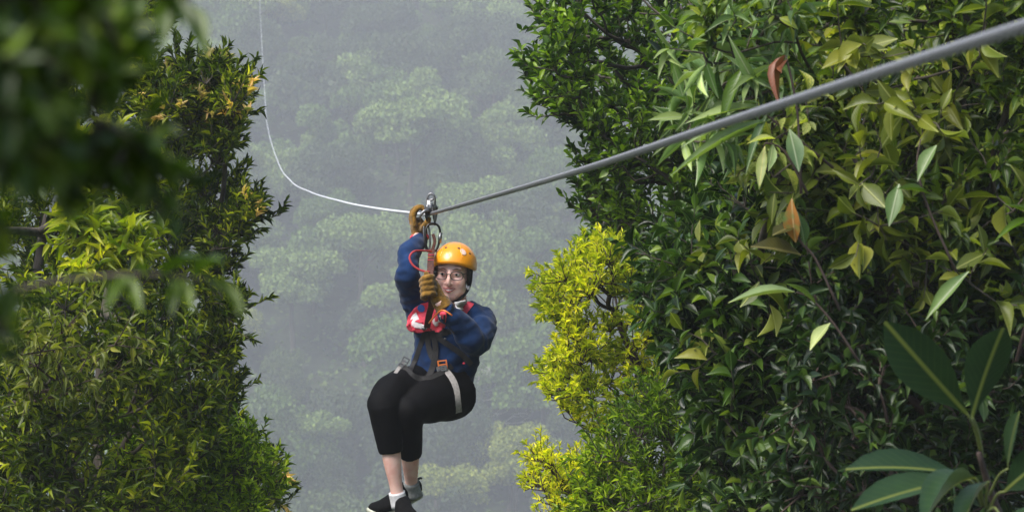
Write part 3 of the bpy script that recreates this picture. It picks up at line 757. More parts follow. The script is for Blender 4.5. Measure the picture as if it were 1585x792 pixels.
# broad leaved masses on the right
polyB = [(1060, 420), (1110, 330), (1230, 280), (1240, 500), (1250, 830), (1140, 830), (1120, 700), (1100, 600), (1065, 560), (1045, 480)]
cl = clumps_in(polyB, 7.2, 9.2, 250, R, hollow=-.02)
cl += fringe(polyB, 7.3, 8.3, R, lambda x, y: x < 1200 and y < 800, reach=22)
for x, y in [(1022, 440), (1012, 475), (1035, 520), (1040, 400), (1042, 565), (1070, 600), (1085, 630), (1105, 670), (1120, 720), (1060, 395)]: cl.append(pp(x, y, 8.0))
grow('broadleaf_tree', 'glossy broad leaved dark green tree right of the golden shrub', 'tree', base_at(1.3, 8.6),
     [pp(1400, 1000, 8.4), pp(1260, 800, 8.4), pp(1180, 620, 8.4), pp(1130, 480, 8.4)], cl, LM_dark, M_bark, 51,
     leaf_len=(.05, .095), leaf_w=.40, tmpl=T_ell6, twigs=6, twig_len=.15, per=8, spread=58, up=.5, out=.6, r0=.05, droop=.1)
polyU = [(1150, -60), (1700, -60), (1700, 500), (1420, 520), (1300, 420), (1210, 400), (1180, 300), (1120, 150), (1080, 20)]
cl = clumps_in(polyU, 6.3, 8.8, 400, R, hollow=-.02)
grow('olive_leaved_tree', 'light olive green leafy tree filling the upper right behind the thick near cable', 'tree', base_at(2.1, 7.6),
     [pp(1700, 1000, 7.6), pp(1600, 600, 7.6), pp(1500, 330, 7.6), pp(1420, 150, 7.6), pp(1380, 0, 7.6)], cl, LM_broad, M_bark, 52,
     leaf_len=(.038, .075), leaf_w=.38, tmpl=T_ell6, twigs=6, twig_len=.13, per=9, spread=58, up=.5, out=.5, r0=.055, droop=.15)
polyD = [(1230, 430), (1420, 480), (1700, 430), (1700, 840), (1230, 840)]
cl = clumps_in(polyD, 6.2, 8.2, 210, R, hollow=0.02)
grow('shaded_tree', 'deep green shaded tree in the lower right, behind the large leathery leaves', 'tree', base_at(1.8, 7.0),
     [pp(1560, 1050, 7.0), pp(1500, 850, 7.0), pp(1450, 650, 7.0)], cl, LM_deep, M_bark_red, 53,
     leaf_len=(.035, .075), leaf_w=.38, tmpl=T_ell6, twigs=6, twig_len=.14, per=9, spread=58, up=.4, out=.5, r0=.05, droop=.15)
polyM = [(1240, 20), (1560, 40), (1640, 420), (1400, 470), (1290, 380), (1180, 420), (1110, 560), (1060, 440), (1160, 330)]
cl = clumps_in(polyM, 6.1, 7.6, 60, R, hollow=-.05)
grow('large_leaf_sapling', 'sapling with scattered larger pale green leaves threading through the upper right foliage', 'tree', base_at(1.9, 6.9),
     [pp(1620, 1000, 7.3), pp(1500, 640, 7.3), pp(1420, 380, 7.2), pp(1350, 200, 7.2)], cl, LM_olive, M_bark, 56,
     leaf_len=(.07, .115), leaf_w=.42, tmpl=T_ell6, twigs=3, twig_len=.14, per=4, spread=62, up=.3, out=.5, r0=.014, droop=.35, limbs=12)
cl = clumps_in([(1180, 60), (1500, 100), (1500, 400), (1250, 420), (1150, 300)], 6.3, 7.4, 12, R)
grow('withering_shrub', 'thin shrub with sparse yellow and brown leaves among the upper right greenery', 'shrub', base_at(1.7, 6.9),
     [pp(1560, 1000, 7.4), pp(1460, 640, 7.4), pp(1380, 380, 7.3), pp(1320, 240, 7.3)], cl, LM_yel, M_bark, 57,
     leaf_len=(.035, .07), leaf_w=.42, tmpl=T_ell6, twigs=2, twig_len=.12, per=4, spread=62, up=.2, out=.5, r0=.010, droop=.3, limbs=8)
# back layer so no far light leaks through the thicket
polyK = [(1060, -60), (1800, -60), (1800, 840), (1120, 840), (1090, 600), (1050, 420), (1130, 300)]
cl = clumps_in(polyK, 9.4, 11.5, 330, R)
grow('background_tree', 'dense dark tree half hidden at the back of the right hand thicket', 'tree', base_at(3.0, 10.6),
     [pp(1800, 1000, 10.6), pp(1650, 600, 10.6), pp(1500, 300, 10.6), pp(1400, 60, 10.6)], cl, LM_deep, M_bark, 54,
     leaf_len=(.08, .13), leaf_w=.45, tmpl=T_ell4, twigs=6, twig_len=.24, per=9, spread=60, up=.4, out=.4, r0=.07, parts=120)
# grey green long leaves drooping over the cable
ex = [(1060, 190), (1085, 165), (1110, 150), (1095, 190), (1120, 130), (1145, 110), (1165, 130), (1060, 215), (1080, 220), (1140, 160), (1120, 60), (1150, 40), (1180, 60), (1200, 30), (1100, 30), (1170, 180), (1140, 205)]
shrub('grey_leaved_tree', 'tree with long drooping grey green leaves hanging around the cable at upper right', [(1040, 10), (1230, -20), (1240, 120), (1180, 200), (1060, 200)], 6.2, 6.9, 12, LM_grey, 61, (1200, 260), cat='tree', extra=ex,
      tr=[(1400, 1000), (1330, 600), (1240, 330), (1190, 200), (1180, 60)], leaf_len=(.07, .125), leaf_w=.21, tmpl=T_lan6, twigs=2, twig_len=.09, per=6, spread=60, up=.1, out=.5, droop=.35, r0=.018, ty=1.6)
# yellowing shrub stem
ex = [(1195, 190), (1215, 175), (1190, 215), (1205, 235), (1225, 200), (1235, 225), (1180, 240), (1215, 275), (1240, 265), (1205, 160), (1250, 170)]
shrub('yellowing_shrub', 'shrub with spotted yellow and cream leaves just below the cable at the right', [(1180, 150), (1255, 150), (1250, 300), (1190, 300)], 6.2, 6.6, 8, LM_yel, 62, (1215, 320), extra=ex,
      tr=[(1260, 1000), (1240, 600), (1220, 320), (1210, 220)], leaf_len=(.04, .085), leaf_w=.38, tmpl=T_ell6, twigs=2, twig_len=.07, per=4, spread=60, up=.1, droop=.35, r0=.012, ty=1.4)

# single large leaves on their own stems
M_stem = mat('green_stem', (.14, .17, .04), .6)
T_big = leaf_template(OBO8, .22, .22)
LM_red = leaf_mat('reddish_dry_leaf', [(0, (0.121, 0.0385, 0.022)), (1, (0.168, 0.06, 0.03))], rib=(.16, .07, .04), trans=.1, under=1.2)
LM_orange = leaf_mat('orange_leaf', [(0, (.60, .20, .05)), (1, (.66, .28, .08))], rib=(.6, .4, .2), trans=.25, spot=(.16, .26, .08), under=1.1)
LM_brown = leaf_mat('olive_brown_leaf', [(0, (.07, .06, .015)), (1, (.10, .08, .02))], rib=(.16, .14, .05), trans=.2, under=1.1)
LM_cream = leaf_mat('cream_green_leaf', [(0, (.30, .38, .14)), (1, (.36, .42, .18))], rib=(.45, .5, .22), trans=.2, under=1.1)
rt = empty('large_leaved_plant', base_at(1.15, 4.6), 'plant with very large leathery leaves with yellow midribs at the lower right corner', 'plant')
s = MB(); s.tube([base_at(1.15, 4.6), P(1640, 1100, 4.7), P(1590, 900, 4.7), P(1540, 780, 4.65), P(1515, 700, 4.6)], [.02, .014, .010, .008, .005], seg=10, sub=6); s.obj('stem', M_bark_red, rt)
def petiole(parent, a, b_, r=.003):
    m = MB(); a = Vector(a); b_ = Vector(b_); mid = (a + b_) / 2 + Vector((0, 0, .012)); m.tube([a, mid, b_], [r, r * .9, r * .8], seg=6, sub=3); m.obj('petiole', M_stem, parent)
def screw(px, py, Y): return P(px, py, Y)
for (a, t_, wd, up, cv, lab) in [
    ((1497, 640, 4.50), (1378, 512, 4.38), .095, (-.55, -1, .35), .6, 'broad leaf with a bright yellow midrib'),
    ((1505, 645, 4.50), (1545, 500, 4.45), .088, (.3, -1, .1), -.6, None),
    ((1500, 742, 4.52), (1332, 760, 4.35), .062, (.1, -.75, 1), .7, None),
    ((1490, 735, 4.52), (1325, 700, 4.45), .060, (0, -.8, 1), .9, 'dull olive leaf'),
    ((1510, 740, 4.5), (1420, 742, 4.3), .046, (0, .2, 1), 1.6, None),
    ((1530, 745, 4.5), (1472, 792, 4.3), .034, (-.3, -.2, 1), 1.2, None),
    ((1560, 725, 4.5), (1566, 640, 4.4), .040, (-1, -.6, .2), .5, None),
    ((1555, 760, 4.5), (1620, 700, 4.4), .07, (0, -1, .5), .8, None),
    ((1550, 800, 4.5), (1650, 780, 4.3), .06, (0, -.7, 1), .8, None)]:
    A = screw(*a); Tt = screw(*t_); single_leaf(rt, A, Tt, wd, LM_big, T_big, up, curl=cv, label=lab)
    petiole(rt, P(1520 + (a[0] - 1500) * .2, max(min(a[1] + 40, 790), 705), 4.62), A)
def leaf_sprig(name, label, Y, stem, leaves):
    r = empty(name, P(*stem[0], Y), label, 'twig'); m = MB(); m.tube([P(x, y, Y) for x, y in stem], [.004] + [.003] * (len(stem) - 2) + [.0015], seg=6, sub=3); m.obj('stem', M_bark_red, r)
    for a, t_, wd, mm, tm, up, cv in leaves: single_leaf(r, P(*a, Y), P(*t_, Y - .05), wd, mm, tm, up, curl=cv)
leaf_sprig('dry_twig', 'twig with one long curled reddish brown leaf, just above the cable', 6.1, [(1240, 300), (1235, 180), (1222, 110), (1216, 86)],
           [((1216, 86), (1184, 152), .030, LM_red, T_lan6, (-1, -.5, .2), 1.5), ((1220, 92), (1196, 120), .022, LM_red, T_lan6, (.6, -1, .2), -1.5)])
leaf_sprig('orange_leaf_twig', 'twig bearing an orange and green leaf and two olive brown leaves below it', 6.0, [(1300, 480), (1262, 400), (1238, 372), (1225, 330)],
           [((1232, 375), (1222, 312), .046, LM_orange, T_ell6, (-.5, -1, .3), .8), ((1228, 350), (1196, 360), .05, LM_brown, T_ell6, (-.2, -.6, 1), .5),
            ((1240, 395), (1168, 372), .06, LM_brown, T_ell6, (0, -.8, 1), .8), ((1245, 380), (1240, 330), .03, LM_grey, T_ell6, (.5, -1, .1), .8)])
leaf_sprig('pale_leaf_twig', 'twig holding out one long pale green leaf, left of the deep shade on the right', 6.0, [(1330, 560), (1290, 500), (1255, 462), (1232, 452)],
           [((1230, 452), (1130, 450), .032, LM_cream, T_lan6, (0, -.5, 1), .7), ((1262, 470), (1225, 430), .03, LM_broad, T_lan6, (0, -.5, 1), .7), ((1285, 500), (1252, 535), .034, LM_cream, T_ell6, (-.3, -.7, 1), .8)])
leaf_sprig('upright_leaf_twig', 'twig with smooth pale green leaves standing out below the cable at far right', 6.0, [(1480, 420), (1440, 330), (1420, 260), (1425, 215)],
           [((1450, 225), (1418, 272), .036, LM_grey, T_ell6, (-.6, -1, .3), 1), ((1392, 285), (1376, 345), .044, LM_grey, T_ell6, (-.2, -1, .4), .8), ((1500, 420), (1432, 486), .036, LM_grey, T_ell6, (-.4, -1, .5), .8),
            ((1440, 300), (1392, 284), .03, LM_broad, T_ell6, (0, -.5, 1), .8)])
leaf_sprig('bright_leaf_twig', 'twig with two vivid green leaves at the right edge, against the shade', 5.8, [(1660, 380), (1610, 345), (1595, 338)],
           [((1600, 338), (1538, 360), .02, LM_lime, T_lan6, (0, -.5, 1), .8), ((1640, 360), (1570, 300), .03, LM_broad, T_lan6, (0, -.5, 1), .8)])

leaf_sprig('silvery_leaf_twig', 'twig with long silvery lance shaped leaves fanned out to the left just under the cable', 6.2, [(1290, 260), (1235, 215), (1195, 185), (1170, 165)],
           [((1188, 172), (1052, 212), .030, LM_grey, T_lan6, (0, -.7, 1), .5), ((1195, 185), (1032, 250), .026, LM_grey, T_lan6, (.1, -.7, 1), .6), ((1178, 165), (1060, 178), .030, LM_grey, T_lan6, (0, -.8, 1), .5),
            ((1150, 105), (1110, 190), .034, LM_dark, T_lan6, (-.4, -1, .4), .8), ((1180, 150), (1128, 60), .030, LM_grey, T_lan6, (-.4, -1, .3), .8), ((1188, 176), (1150, 262), .024, LM_grey, T_lan6, (-.5, -1, .2), .6)])
leaf_sprig('drooping_leaf_twig', 'twig with two cream and ochre leaves hanging straight down below the cable', 6.1, [(1250, 300), (1215, 235), (1188, 222), (1182, 226)],
           [((1184, 226), (1174, 290), .028, LM_yel, T_ell6, (-.3, -1, .1), .5), ((1196, 222), (1192, 262), .026, LM_cream, T_ell6, (.3, -1, .1), .6), ((1222, 200), (1238, 262), .046, LM_grey, T_ell6, (.1, -1, .3), .6), ((1200, 215), (1160, 212), .018, LM_yel, T_lan6, (0, -.6, 1), .8)])

# ------------------------------------------------------------------ the rider
def skin_mat():
    m, t, b = nm('skin'); n = t.nodes.new('ShaderNodeTexNoise'); n.inputs['Scale'].default_value = 28; n.inputs['Detail'].default_value = 4
    tc = t.nodes.new('ShaderNodeTexCoord'); t.links.new(tc.outputs['Object'], n.inputs[0])
    cr = t.nodes.new('ShaderNodeValToRGB'); cr.color_ramp.elements[0].color = (.78, .42, .35, 1); cr.color_ramp.elements[1].color = (.86, .57, .49, 1)
    cr.color_ramp.elements[0].position = .35; cr.color_ramp.elements[1].position = .65
    t.links.new(n.outputs[0], cr.inputs[0]); t.links.new(cr.outputs[0], b.inputs['Base Color'])
    b.inputs['Roughness'].default_value = .5; b.inputs['Subsurface Weight'].default_value = .12; b.inputs['Subsurface Scale'].default_value = .01
    b.inputs['Subsurface Radius'].default_value = (1, .35, .2)
    return m
M_skin = skin_mat()
M_sweat = mat('navy_knit', (.007, .026, .085), .9, var=.35, scale=14, bump=.2, bscale=260, spec=.12, sheen=.1)
M_legs = mat('black_stretch_fabric', (.0028, .0028, .0036), .72, var=.3, scale=25, bump=.15, bscale=500, spec=.10, sheen=0)
M_glove = mat('tan_suede', (.19, .098, .014), .9, var=.5, scale=45, bump=.5, bscale=120, spec=.15, sheen=.2)
M_helmet = mat('orange_helmet_plastic', (.88, .33, .012), .30, var=.08, scale=8, spec=.5, coat=.35)
M_black = mat('black_plastic', (.012, .012, .014), .45, var=.2)
M_web = mat('black_webbing', (.014, .013, .014), .8, var=.4, scale=120, bump=.4, bscale=700)
M_grey = mat('grey_webbing', (.30, .28, .27), .8, var=.25, scale=90, bump=.4, bscale=700)
M_steel = mat('worn_steel', (.20, .20, .205), .38, metal=.85, var=.3, scale=60, bump=.1)
M_dsteel = mat('dark_steel', (.045, .042, .04), .42, metal=.8, var=.4, scale=60, bump=.1)
M_red = mat('red_fabric', (.72, .06, .10), .75, var=.2, scale=60, bump=.3, bscale=500)
M_white = mat('white_fabric', (.78, .76, .76), .75, var=.1, scale=60, bump=.3, bscale=500)
M_blue = mat('blue_fabric', (.03, .20, .62), .6, var=.15, scale=60)
M_orange = mat('orange_metal', (.75, .20, .04), .35, metal=.3, var=.15)
M_rust = mat('maroon_webbing', (.085, .028, .018), .8, var=.55, scale=80, bump=.5, bscale=500)
M_cord = mat('red_cord', (.42, .03, .035), .6, var=.25, scale=200, bump=.4, bscale=900)
M_hair = mat('dark_brown_hair', (.022, .013, .009), .55, var=.5, scale=120, stretch=(1, 1, .1), bump=.6)
M_lip = mat('lips', (.42, .12, .11), .45, var=.15)
M_eye = mat('eye_white', (.62, .58, .55), .2, var=.05)
M_iris = mat('dark_iris', (.03, .02, .015), .15, var=.1)
M_shoe = mat('black_shoe_mesh', (.004, .004, .0045), .8, spec=.12, var=.4, scale=90, bump=.5, bscale=400)
M_sole = mat('pale_rubber_sole', (.50, .52, .42), .6, var=.2, scale=50)
M_sock = mat('white_sock', (.78, .77, .80), .9, var=.12, scale=80, bump=.5, bscale=400)
M_gsock = mat('grey_sock', (.26, .27, .27), .9, var=.2, scale=80, bump=.5, bscale=400)
m_, t_, b_ = nm('spectacle_glass'); b_.inputs['Transmission Weight'].default_value = 1; b_.inputs['Roughness'].default_value = .02; b_.inputs['IOR'].default_value = 1.1
b_.inputs['Alpha'].default_value = .35; M_lens = m_

person = empty('person', P(675, 655, 10.7), 'rider in navy sweater, black cropped leggings and orange helmet hanging seated from the cable', 'person')

HC = P(701, 425, 10.62)
HR = Matrix.Rotation(radians(-9), 3, 'Z') @ Matrix.Rotation(radians(4), 3, 'X') @ Matrix.Rotation(radians(3), 3, 'Y')
def hp(x, y, z): return HC + HR @ Vector((x, y, z))

# joints
RS, RE, RW = P(650, 492, 10.68), P(630, 417, 10.46), P(650, 362, 10.68)
LS, LE, LW = P(742, 494, 10.68), P(733, 530, 10.44), P(685, 474, 10.33)
PEL, CH, NK = P(684, 598, 10.72), P(694, 515, 10.68), P(704, 474, 10.66)
RK, LK = P(594, 626, 10.36), P(632, 636, 10.38)
RH, LH = P(655, 602, 10.68), P(706, 604, 10.68)
RA, LA = P(615, 765, 10.40), P(637, 754, 10.60)

# body: one continuous skin
b = MB()
b.ell(hp(0, .008, .025), (.071, .092, .088), HR, 28, 18)
b.ell(hp(0, -.022, -.045), (.062, .062, .060), HR)
b.ell(hp(0, -.052, -.085), (.030, .030, .022), HR)          # chin
for s in (-1, 1):
    b.ell(hp(s * .038, -.055, -.024), (.029, .026, .030), HR)   # cheeks
    b.ell(hp(s * .046, -.012, -.058), (.018, .035, .030), HR)   # jaw
    b.ell(hp(s * .030, -.072, .036), (.026, .012, .009), HR)    # brow
    b.ell(hp(s * .013, -.096, -.030), (.0085, .009, .007), HR)  # nostril wings
    b.ell(hp(s * .073, .008, -.008), (.008, .017, .030), HR @ Matrix.Rotation(radians(-18 * s), 3, 'Z'))  # ears
b.tube([hp(0, -.074, .030), hp(0, -.089, .006), hp(0, -.104, -.018), hp(0, -.102, -.032), hp(0, -.082, -.036)], [(.009, .008), (.009, .009), (.011, .010), (.012, .009), (.010, .006)], seg=10, sub=3, ref=(1, 0, 0))
b.ell(hp(0, -.079, -.060), (.020, .010, .012), HR)
b.tube([hp(0, .02, -.05), (HC + NK) / 2 + Vector((0, .02, -.01)), NK, CH], [.055, .052, .058, .09], sub=3)
b.tube([NK, CH, (CH + PEL) / 2, PEL], [(.05, .05), (.115, .075), (.10, .075), (.10, .08)], sub=4, seg=24)
def limb(m, pts, r, sub=4, seg=16): m.tube(pts, r, seg=seg, sub=sub, ref=(.2, 1, .1))
for S, E, W_ in ((RS, RE, RW), (LS, LE, LW)):
    limb(b, [S, (S + E) / 2, E], [.044, .040, .034]); limb(b, [E, E.lerp(W_, .35), W_], [.036, .034, .025])
    d = (W_ - E).normalized(); limb(b, [W_, W_ + d * .035], [.024, .020], sub=1)
for H, K, A in ((RH, RK, RA), (LH, LK, LA)):
    limb(b, [H, (H + K) / 2, K], [.075, .068, .054]); b.ell(K, .054)
    limb(b, [K, K.lerp(A, .3) + Vector((.003, .01, 0)), K.lerp(A, .62), K.lerp(A, .88), A + (A - K).normalized() * .03], [.046, .046, .040, .029, .029])
body = organic(b.obj('body', M_skin, person), .0042, 5, .5)

# sweater
sw = MB()
sw.tube([NK + Vector((0, .01, -.005)), P(700, 492, 10.67), CH, P(690, 552, 10.68), P(680, 588, 10.70), P(677, 604, 10.70)],
        [(.062, .060), (.135, .095), (.158, .122), (.142, .122), (.150, .135), (.148, .138)], seg=32, sub=5)
sw.ell(P(660, 502, 10.62), (.07, .075, .07)); sw.ell(P(728, 497, 10.64), (.088, .085, .088))
sw.ell(P(748, 508, 10.60), (.055, .065, .065))
sw.ell(P(726, 555, 10.66), (.045, .09, .08))
limb(sw, [RS + Vector((.01, 0, -.01)), P(640, 462, 10.60), P(631, 430, 10.49), RE + Vector((.002, 0, 0)), P(634, 392, 10.53), P(649, 372, 10.66)], [.072, .060, .053, .051, .047, .037], sub=5, seg=20)
limb(sw, [LS, P(745, 511, 10.58), LE, P(718, 509, 10.40), P(695, 486, 10.35), P(687, 476, 10.33)], [.073, .069, .062, .055, .046, .041], sub=5, seg=20)
def wr(c):
    q = noise.noise(c * 12) * .012 + noise.noise(Vector((c.x * 16 + c.z * 14, c.y * 18, c.z * 34 - c.x * 16))) * .006 + noise.noise(Vector((c.x * 45 + c.z * 25, c.y * 20, c.z * 30))) * .003
    return q
sweater = organic(sw.obj('sweater', M_sweat, person), .0055, 4, .5, wr)
for A, B_, r in ((P(649, 374, 10.655), P(650, 367, 10.67), .036), (P(691, 480, 10.34), P(686, 475, 10.328), .040)):
    m = MB(); m.tube([A, B_], [r, r * .95], seg=20, ref=(.2, 1, .1)); m.obj('cuff', M_sweat, sweater)
m = MB(); m.tube([P(677, 600, 10.70), P(677, 607, 10.70)], [(.152, .141), (.150, .139)], seg=32); m.obj('hem', M_sweat, sweater)

# leggings
def legwr(c):
    q = noise.noise(c * 13) * .005
    for K, a in ((LK, .007), (RK, .007)):
        d = (c - K - Vector((.02, .03, -.03))).length
        q += a * math.exp(-(d / .085) ** 2) * noise.noise(Vector((c.x * 16, c.y * 16, (c.z - c.x * .5) * 75)))
    d = (c - P(655, 592, 10.6)).length
    return q + .009 * math.exp(-(d / .11) ** 2) * noise.noise(Vector(((c.x + c.z) * 50, c.y * 15, (c.z - c.x) * 12)))
lg = MB()
lg.ell(P(692, 606, 10.70), (.122, .125, .128)); lg.ell(P(655, 598, 10.68), (.105, .11, .10))
limb(lg, [P(700, 606, 10.66), P(672, 616, 10.54), P(650, 625, 10.45), LK], [.128, .108, .088, .068], seg=24)
limb(lg, [P(650, 600, 10.66), P(624, 604, 10.52), P(606, 612, 10.43), RK], [.105, .098, .086, .072], seg=24)
lg.ell(LK, (.070, .068, .070)); lg.ell(RK, (.075, .07, .073))
limb(lg, [RK, RK.lerp(RA, .22), RK.lerp(RA, .4), RK.lerp(RA, .53)], [.074, .066, .058, .0515], seg=24)
limb(lg, [LK, LK.lerp(LA, .22), LK.lerp(LA, .40), LK.lerp(LA, .57)], [.069, .061, .056, .0515], seg=24)
legg = organic(lg.obj('leggings', M_legs, person), .0055, 8, .5, legwr)

# hair, helmet
h = MB()
for s, a0 in ((1, 0), (-1, 0)):
    for k in range(9):
        y = -.040 + k * .011; top = hp(s * .066, y, .055); 
        h.tube([top, hp(s * (.0735 + .002 * (k % 2)), y + .002, .025), hp(s * .073, y + .008, -.002 - .003 * (k % 3)), hp(s * .070, y + .014, -.026 - .006 * ((k * 7) % 4))], [(.006, .009), (.006, .009), (.005, .007), (.002, .003)], seg=8, sub=3)
h.ell(hp(0, .03, .0), (.074, .078, .07), HR)
h.obj('hair', M_hair, person)
def dome(rx, ry, rz, c, thf, mb, rows=18, seg=56):
    V = []
    for i in range(rows + 1):
        for k in range(seg):
            ph = 2 * pi * k / seg; th = thf(ph) * i / rows
            V.append(hp(c[0] + rx * sin(th) * cos(ph), c[1] + ry * sin(th) * sin(ph), c[2] + rz * cos(th) ))
    Fc = [(i * seg + k, i * seg + (k + 1) % seg, (i + 1) * seg + (k + 1) % seg, (i + 1) * seg + k) for i in range(rows) for k in range(seg)]
    return mb.add(V, Fc)
HCN = (.004, .008, .040); HRX, HRY, HRZ = .0935, .116, .098
def rim(ph):      # front (-y) cut high, back low
    f = -sin(ph); return radians(98 - 20 * max(0, f) ** 1.5 + 8 * max(0, -f))
hm_ = MB(); dome(HRX, HRY, HRZ, HCN, rim, hm_)
helmet = hm_.obj('helmet', M_helmet, person); bake(helmet, [('SOLIDIFY', dict(thickness=.006, offset=1))])
rp = []
for k in range(56):
    ph = 2 * pi * k / 56; th = rim(ph); rp.append(hp(HCN[0] + HRX * sin(th) * cos(ph) * 1.0, HCN[1] + HRY * sin(th) * sin(ph), HCN[2] + HRZ * cos(th)))
m = MB(); m.tube(rp, (.0045, .0045), seg=8, closed=True, ref=(0, 0, 1)); m.obj('rim', M_helmet, helmet)
m = MB(); dome(HRX - .006, HRY - .006, HRZ - .006, HCN, lambda p: rim(p) * .995, m); m.obj('lining', M_black, helmet)
def on_dome(ph, th, off=.004):
    ph, th = radians(ph), radians(th); v = Vector((HRX * sin(th) * cos(ph), HRY * sin(th) * sin(ph), HRZ * cos(th)))
    n = Vector((v.x / HRX ** 2, v.y / HRY ** 2, v.z / HRZ ** 2)).normalized(); p = Vector(HCN) + v + n * off
    return HC + HR @ p, (HR @ n)
for ph, th, r in ((-62, 38, .0075), (-118, 38, .0075), (-25, 55, .007), (-155, 55, .007)):
    p, n = on_dome(ph, th, .005); m = MB(); m.ell(p, (r, r * .8, .003), n.to_track_quat('Z', 'Y').to_matrix(), 14, 8); m.obj('vent', M_black, helmet)
p, n = on_dome(-50, 50, .0065); m = MB(); m.ell(p, (.014, .018, .0016), n.to_track_quat('Z', 'Y').to_matrix(), 20, 6); m.obj('sticker', mat('pale_pink_sticker', (.80, .58, .50), .4), helmet)
for dx in (-1, 1):   # moulded ridges
    pts = [on_dome(-90 + dx * a, th, .0055)[0] for a, th in ((58, 12), (40, 30), (33, 50), (34, 68))]
    m = MB(); m.tube(pts, [(.002, .002), (.0035, .003), (.0035, .003), (.002, .002)], seg=8, sub=5); m.obj('ridge', M_helmet, helmet)
# chin strap
for s in (-1, 1):
    m = MB(); m.tube([hp(s * .082, -.005, .015), hp(s * .080, -.006, -.03), hp(s * .064, -.022, -.075), hp(s * .032, -.045, -.108), hp(0, -.055, -.114)], [(.0022, .007)] * 5, seg=8, sub=4, ref=(1, 0, 0)); m.obj('chin_strap', M_web, person)
m = MB(); m.box(hp(.0745, -.02, -.052), (.005, .008, .008), HR); m.obj('buckle', M_white, person, bevel=.002)
# glasses
gl = None
for s in (-1, 1):
    c = Vector((s * .0345, -.098, .004)); ring = []
    for k in range(28):
        a = 2 * pi * k / 28; ex = 2.6
        x = .0265 * abs(cos(a)) ** (2 / ex) * (1 if cos(a) > 0 else -1); z = .0185 * abs(sin(a)) ** (2 / ex) * (1 if sin(a) > 0 else -1)
        ring.append(hp(c.x + x, c.y + abs(c.x + x) * .22 - .006, c.z + z))
    m = MB(); m.tube(ring, .0019, seg=8, closed=True, ref=(0, 1, 0))
    if s == -1:
        m.tube([hp(-.0085, -.103, .008), hp(0, -.105, .011), hp(.0085, -.103, .008)], .002, seg=8, sub=4)
    m.tube([hp(s * .061, -.090, .012), hp(s * .071, -.055, .014), hp(s * .0755, 0, .010)], .0019, seg=8, sub=4)
    if gl is None: gl = m.obj('glasses', M_black, person)
    else: m.obj('frame', M_black, gl)
    m = MB(); m.add(ring, [tuple(range(28))]); o = m.obj('lens', M_lens, gl)
# eyes, brows, lips
for s in (-1, 1):
    m = MB(); m.ell(hp(s * .0315, -.0745, .008), (.0135, .0095, .0070), HR, 18, 10); m.obj('eye', M_eye, person)
    m = MB(); m.ell(hp(s * .0315 - .001, -.0825, .0075), (.0058, .0026, .0058), HR, 14, 8); m.obj('iris', M_iris, person)
    m = MB(); m.tube([hp(s * .0165, -.082, .0125), hp(s * .0315, -.085, .0165), hp(s * .046, -.075, .0115)], [(.0015, .002), (.002, .0028), (.0012, .002)], seg=8, sub=4); m.obj('eyelid', M_skin, person)
    m = MB(); m.tube([hp(s * .014, -.086, .027), hp(s * .030, -.087, .033), hp(s * .047, -.074, .028)], [(.0015, .0035), (.002, .003), (.001, .0015)], seg=8, sub=4); m.obj('eyebrow', M_hair, person)
m = MB(); m.tube([hp(-.028, -.074, -.0525), hp(-.010, -.0905, -.0535), hp(0, -.0915, -.055), hp(.010, -.0905, -.0535), hp(.028, -.074, -.0525)], [(.001, .001), (.004, .004), (.004, .0042), (.004, .004), (.001, .001)], seg=10, sub=4, ref=(0, 0, 1)); m.obj('upper_lip', M_lip, person)
m = MB(); m.tube([hp(-.026, -.075, -.0545), hp(0, -.0915, -.0675), hp(.026, -.075, -.0545)], [(.001, .001), (.0045, .005), (.001, .001)], seg=10, sub=5, ref=(0, 0, 1)); m.obj('lower_lip', M_lip, person)
m = MB(); m.tube([hp(-.023, -.079, -.0545), hp(0, -.0925, -.0605), hp(.023, -.079, -.0545)], [(.001, .001), (.003, .0035), (.001, .001)], seg=8, sub=5, ref=(0, 0, 1)); m.obj('teeth', M_white, person)

# gloves: a palm, four bent fingers and a thumb each
def glove(palm, fingers, thumb, cuff, cr_w, extra=None, vox=.0032):
    g = MB(); g.tube(*palm, seg=16, sub=4, ref=(0, 1, 0))
    for pts in fingers: g.tube(pts, [.0125, .0125, .0118, .0105][:len(pts)] if len(pts) <= 4 else [.0125] * len(pts), seg=10, sub=4, ref=(.3, .2, 1)); g.ell(pts[-1], .0105)
    g.tube(thumb, [.015, .0145, .012], seg=10, sub=4, ref=(.3, .2, 1)); g.ell(thumb[-1], .012)
    g.tube(cuff, cr_w, seg=18, sub=1, ref=(.2, 1, .1))
    o = g.obj('glove', M_glove, person)
    return organic(o, vox, 2, .5, lambda c: noise.noise(c * 60) * .0022 + noise.noise(c * 25) * .003)
# upper hand, curled over the cable behind the pulley
Yh = 10.70
fing = []
for k in range(4):
    y0 = 10.62 + k * .027; dx = -k * 1.2
    fing.append([P(642 + dx, 350 - k, y0 + .005), P(641 + dx, 330, y0), P(651 + dx, 320.5, y0 - .004), P(662 + dx, 327, y0 - .008)])
g1 = glove(([P(649, 364, 10.69), P(648, 352, 10.68), P(644, 342, 10.67)], [(.032, .036), (.038, .046), (.030, .050)]), fing,
           [P(652, 356, 10.64), P(660, 347, 10.60), P(664, 339, 10.60)], [P(649, 371, 10.675), P(649, 358, 10.685)], [.041, .036])
m = MB(); m.tube([P(649.5, 369, 10.675), P(649.3, 366, 10.678)], [.0425, .0425], seg=24, ref=(.2, 1, .1)); m.obj('wrist_band', M_red, g1)
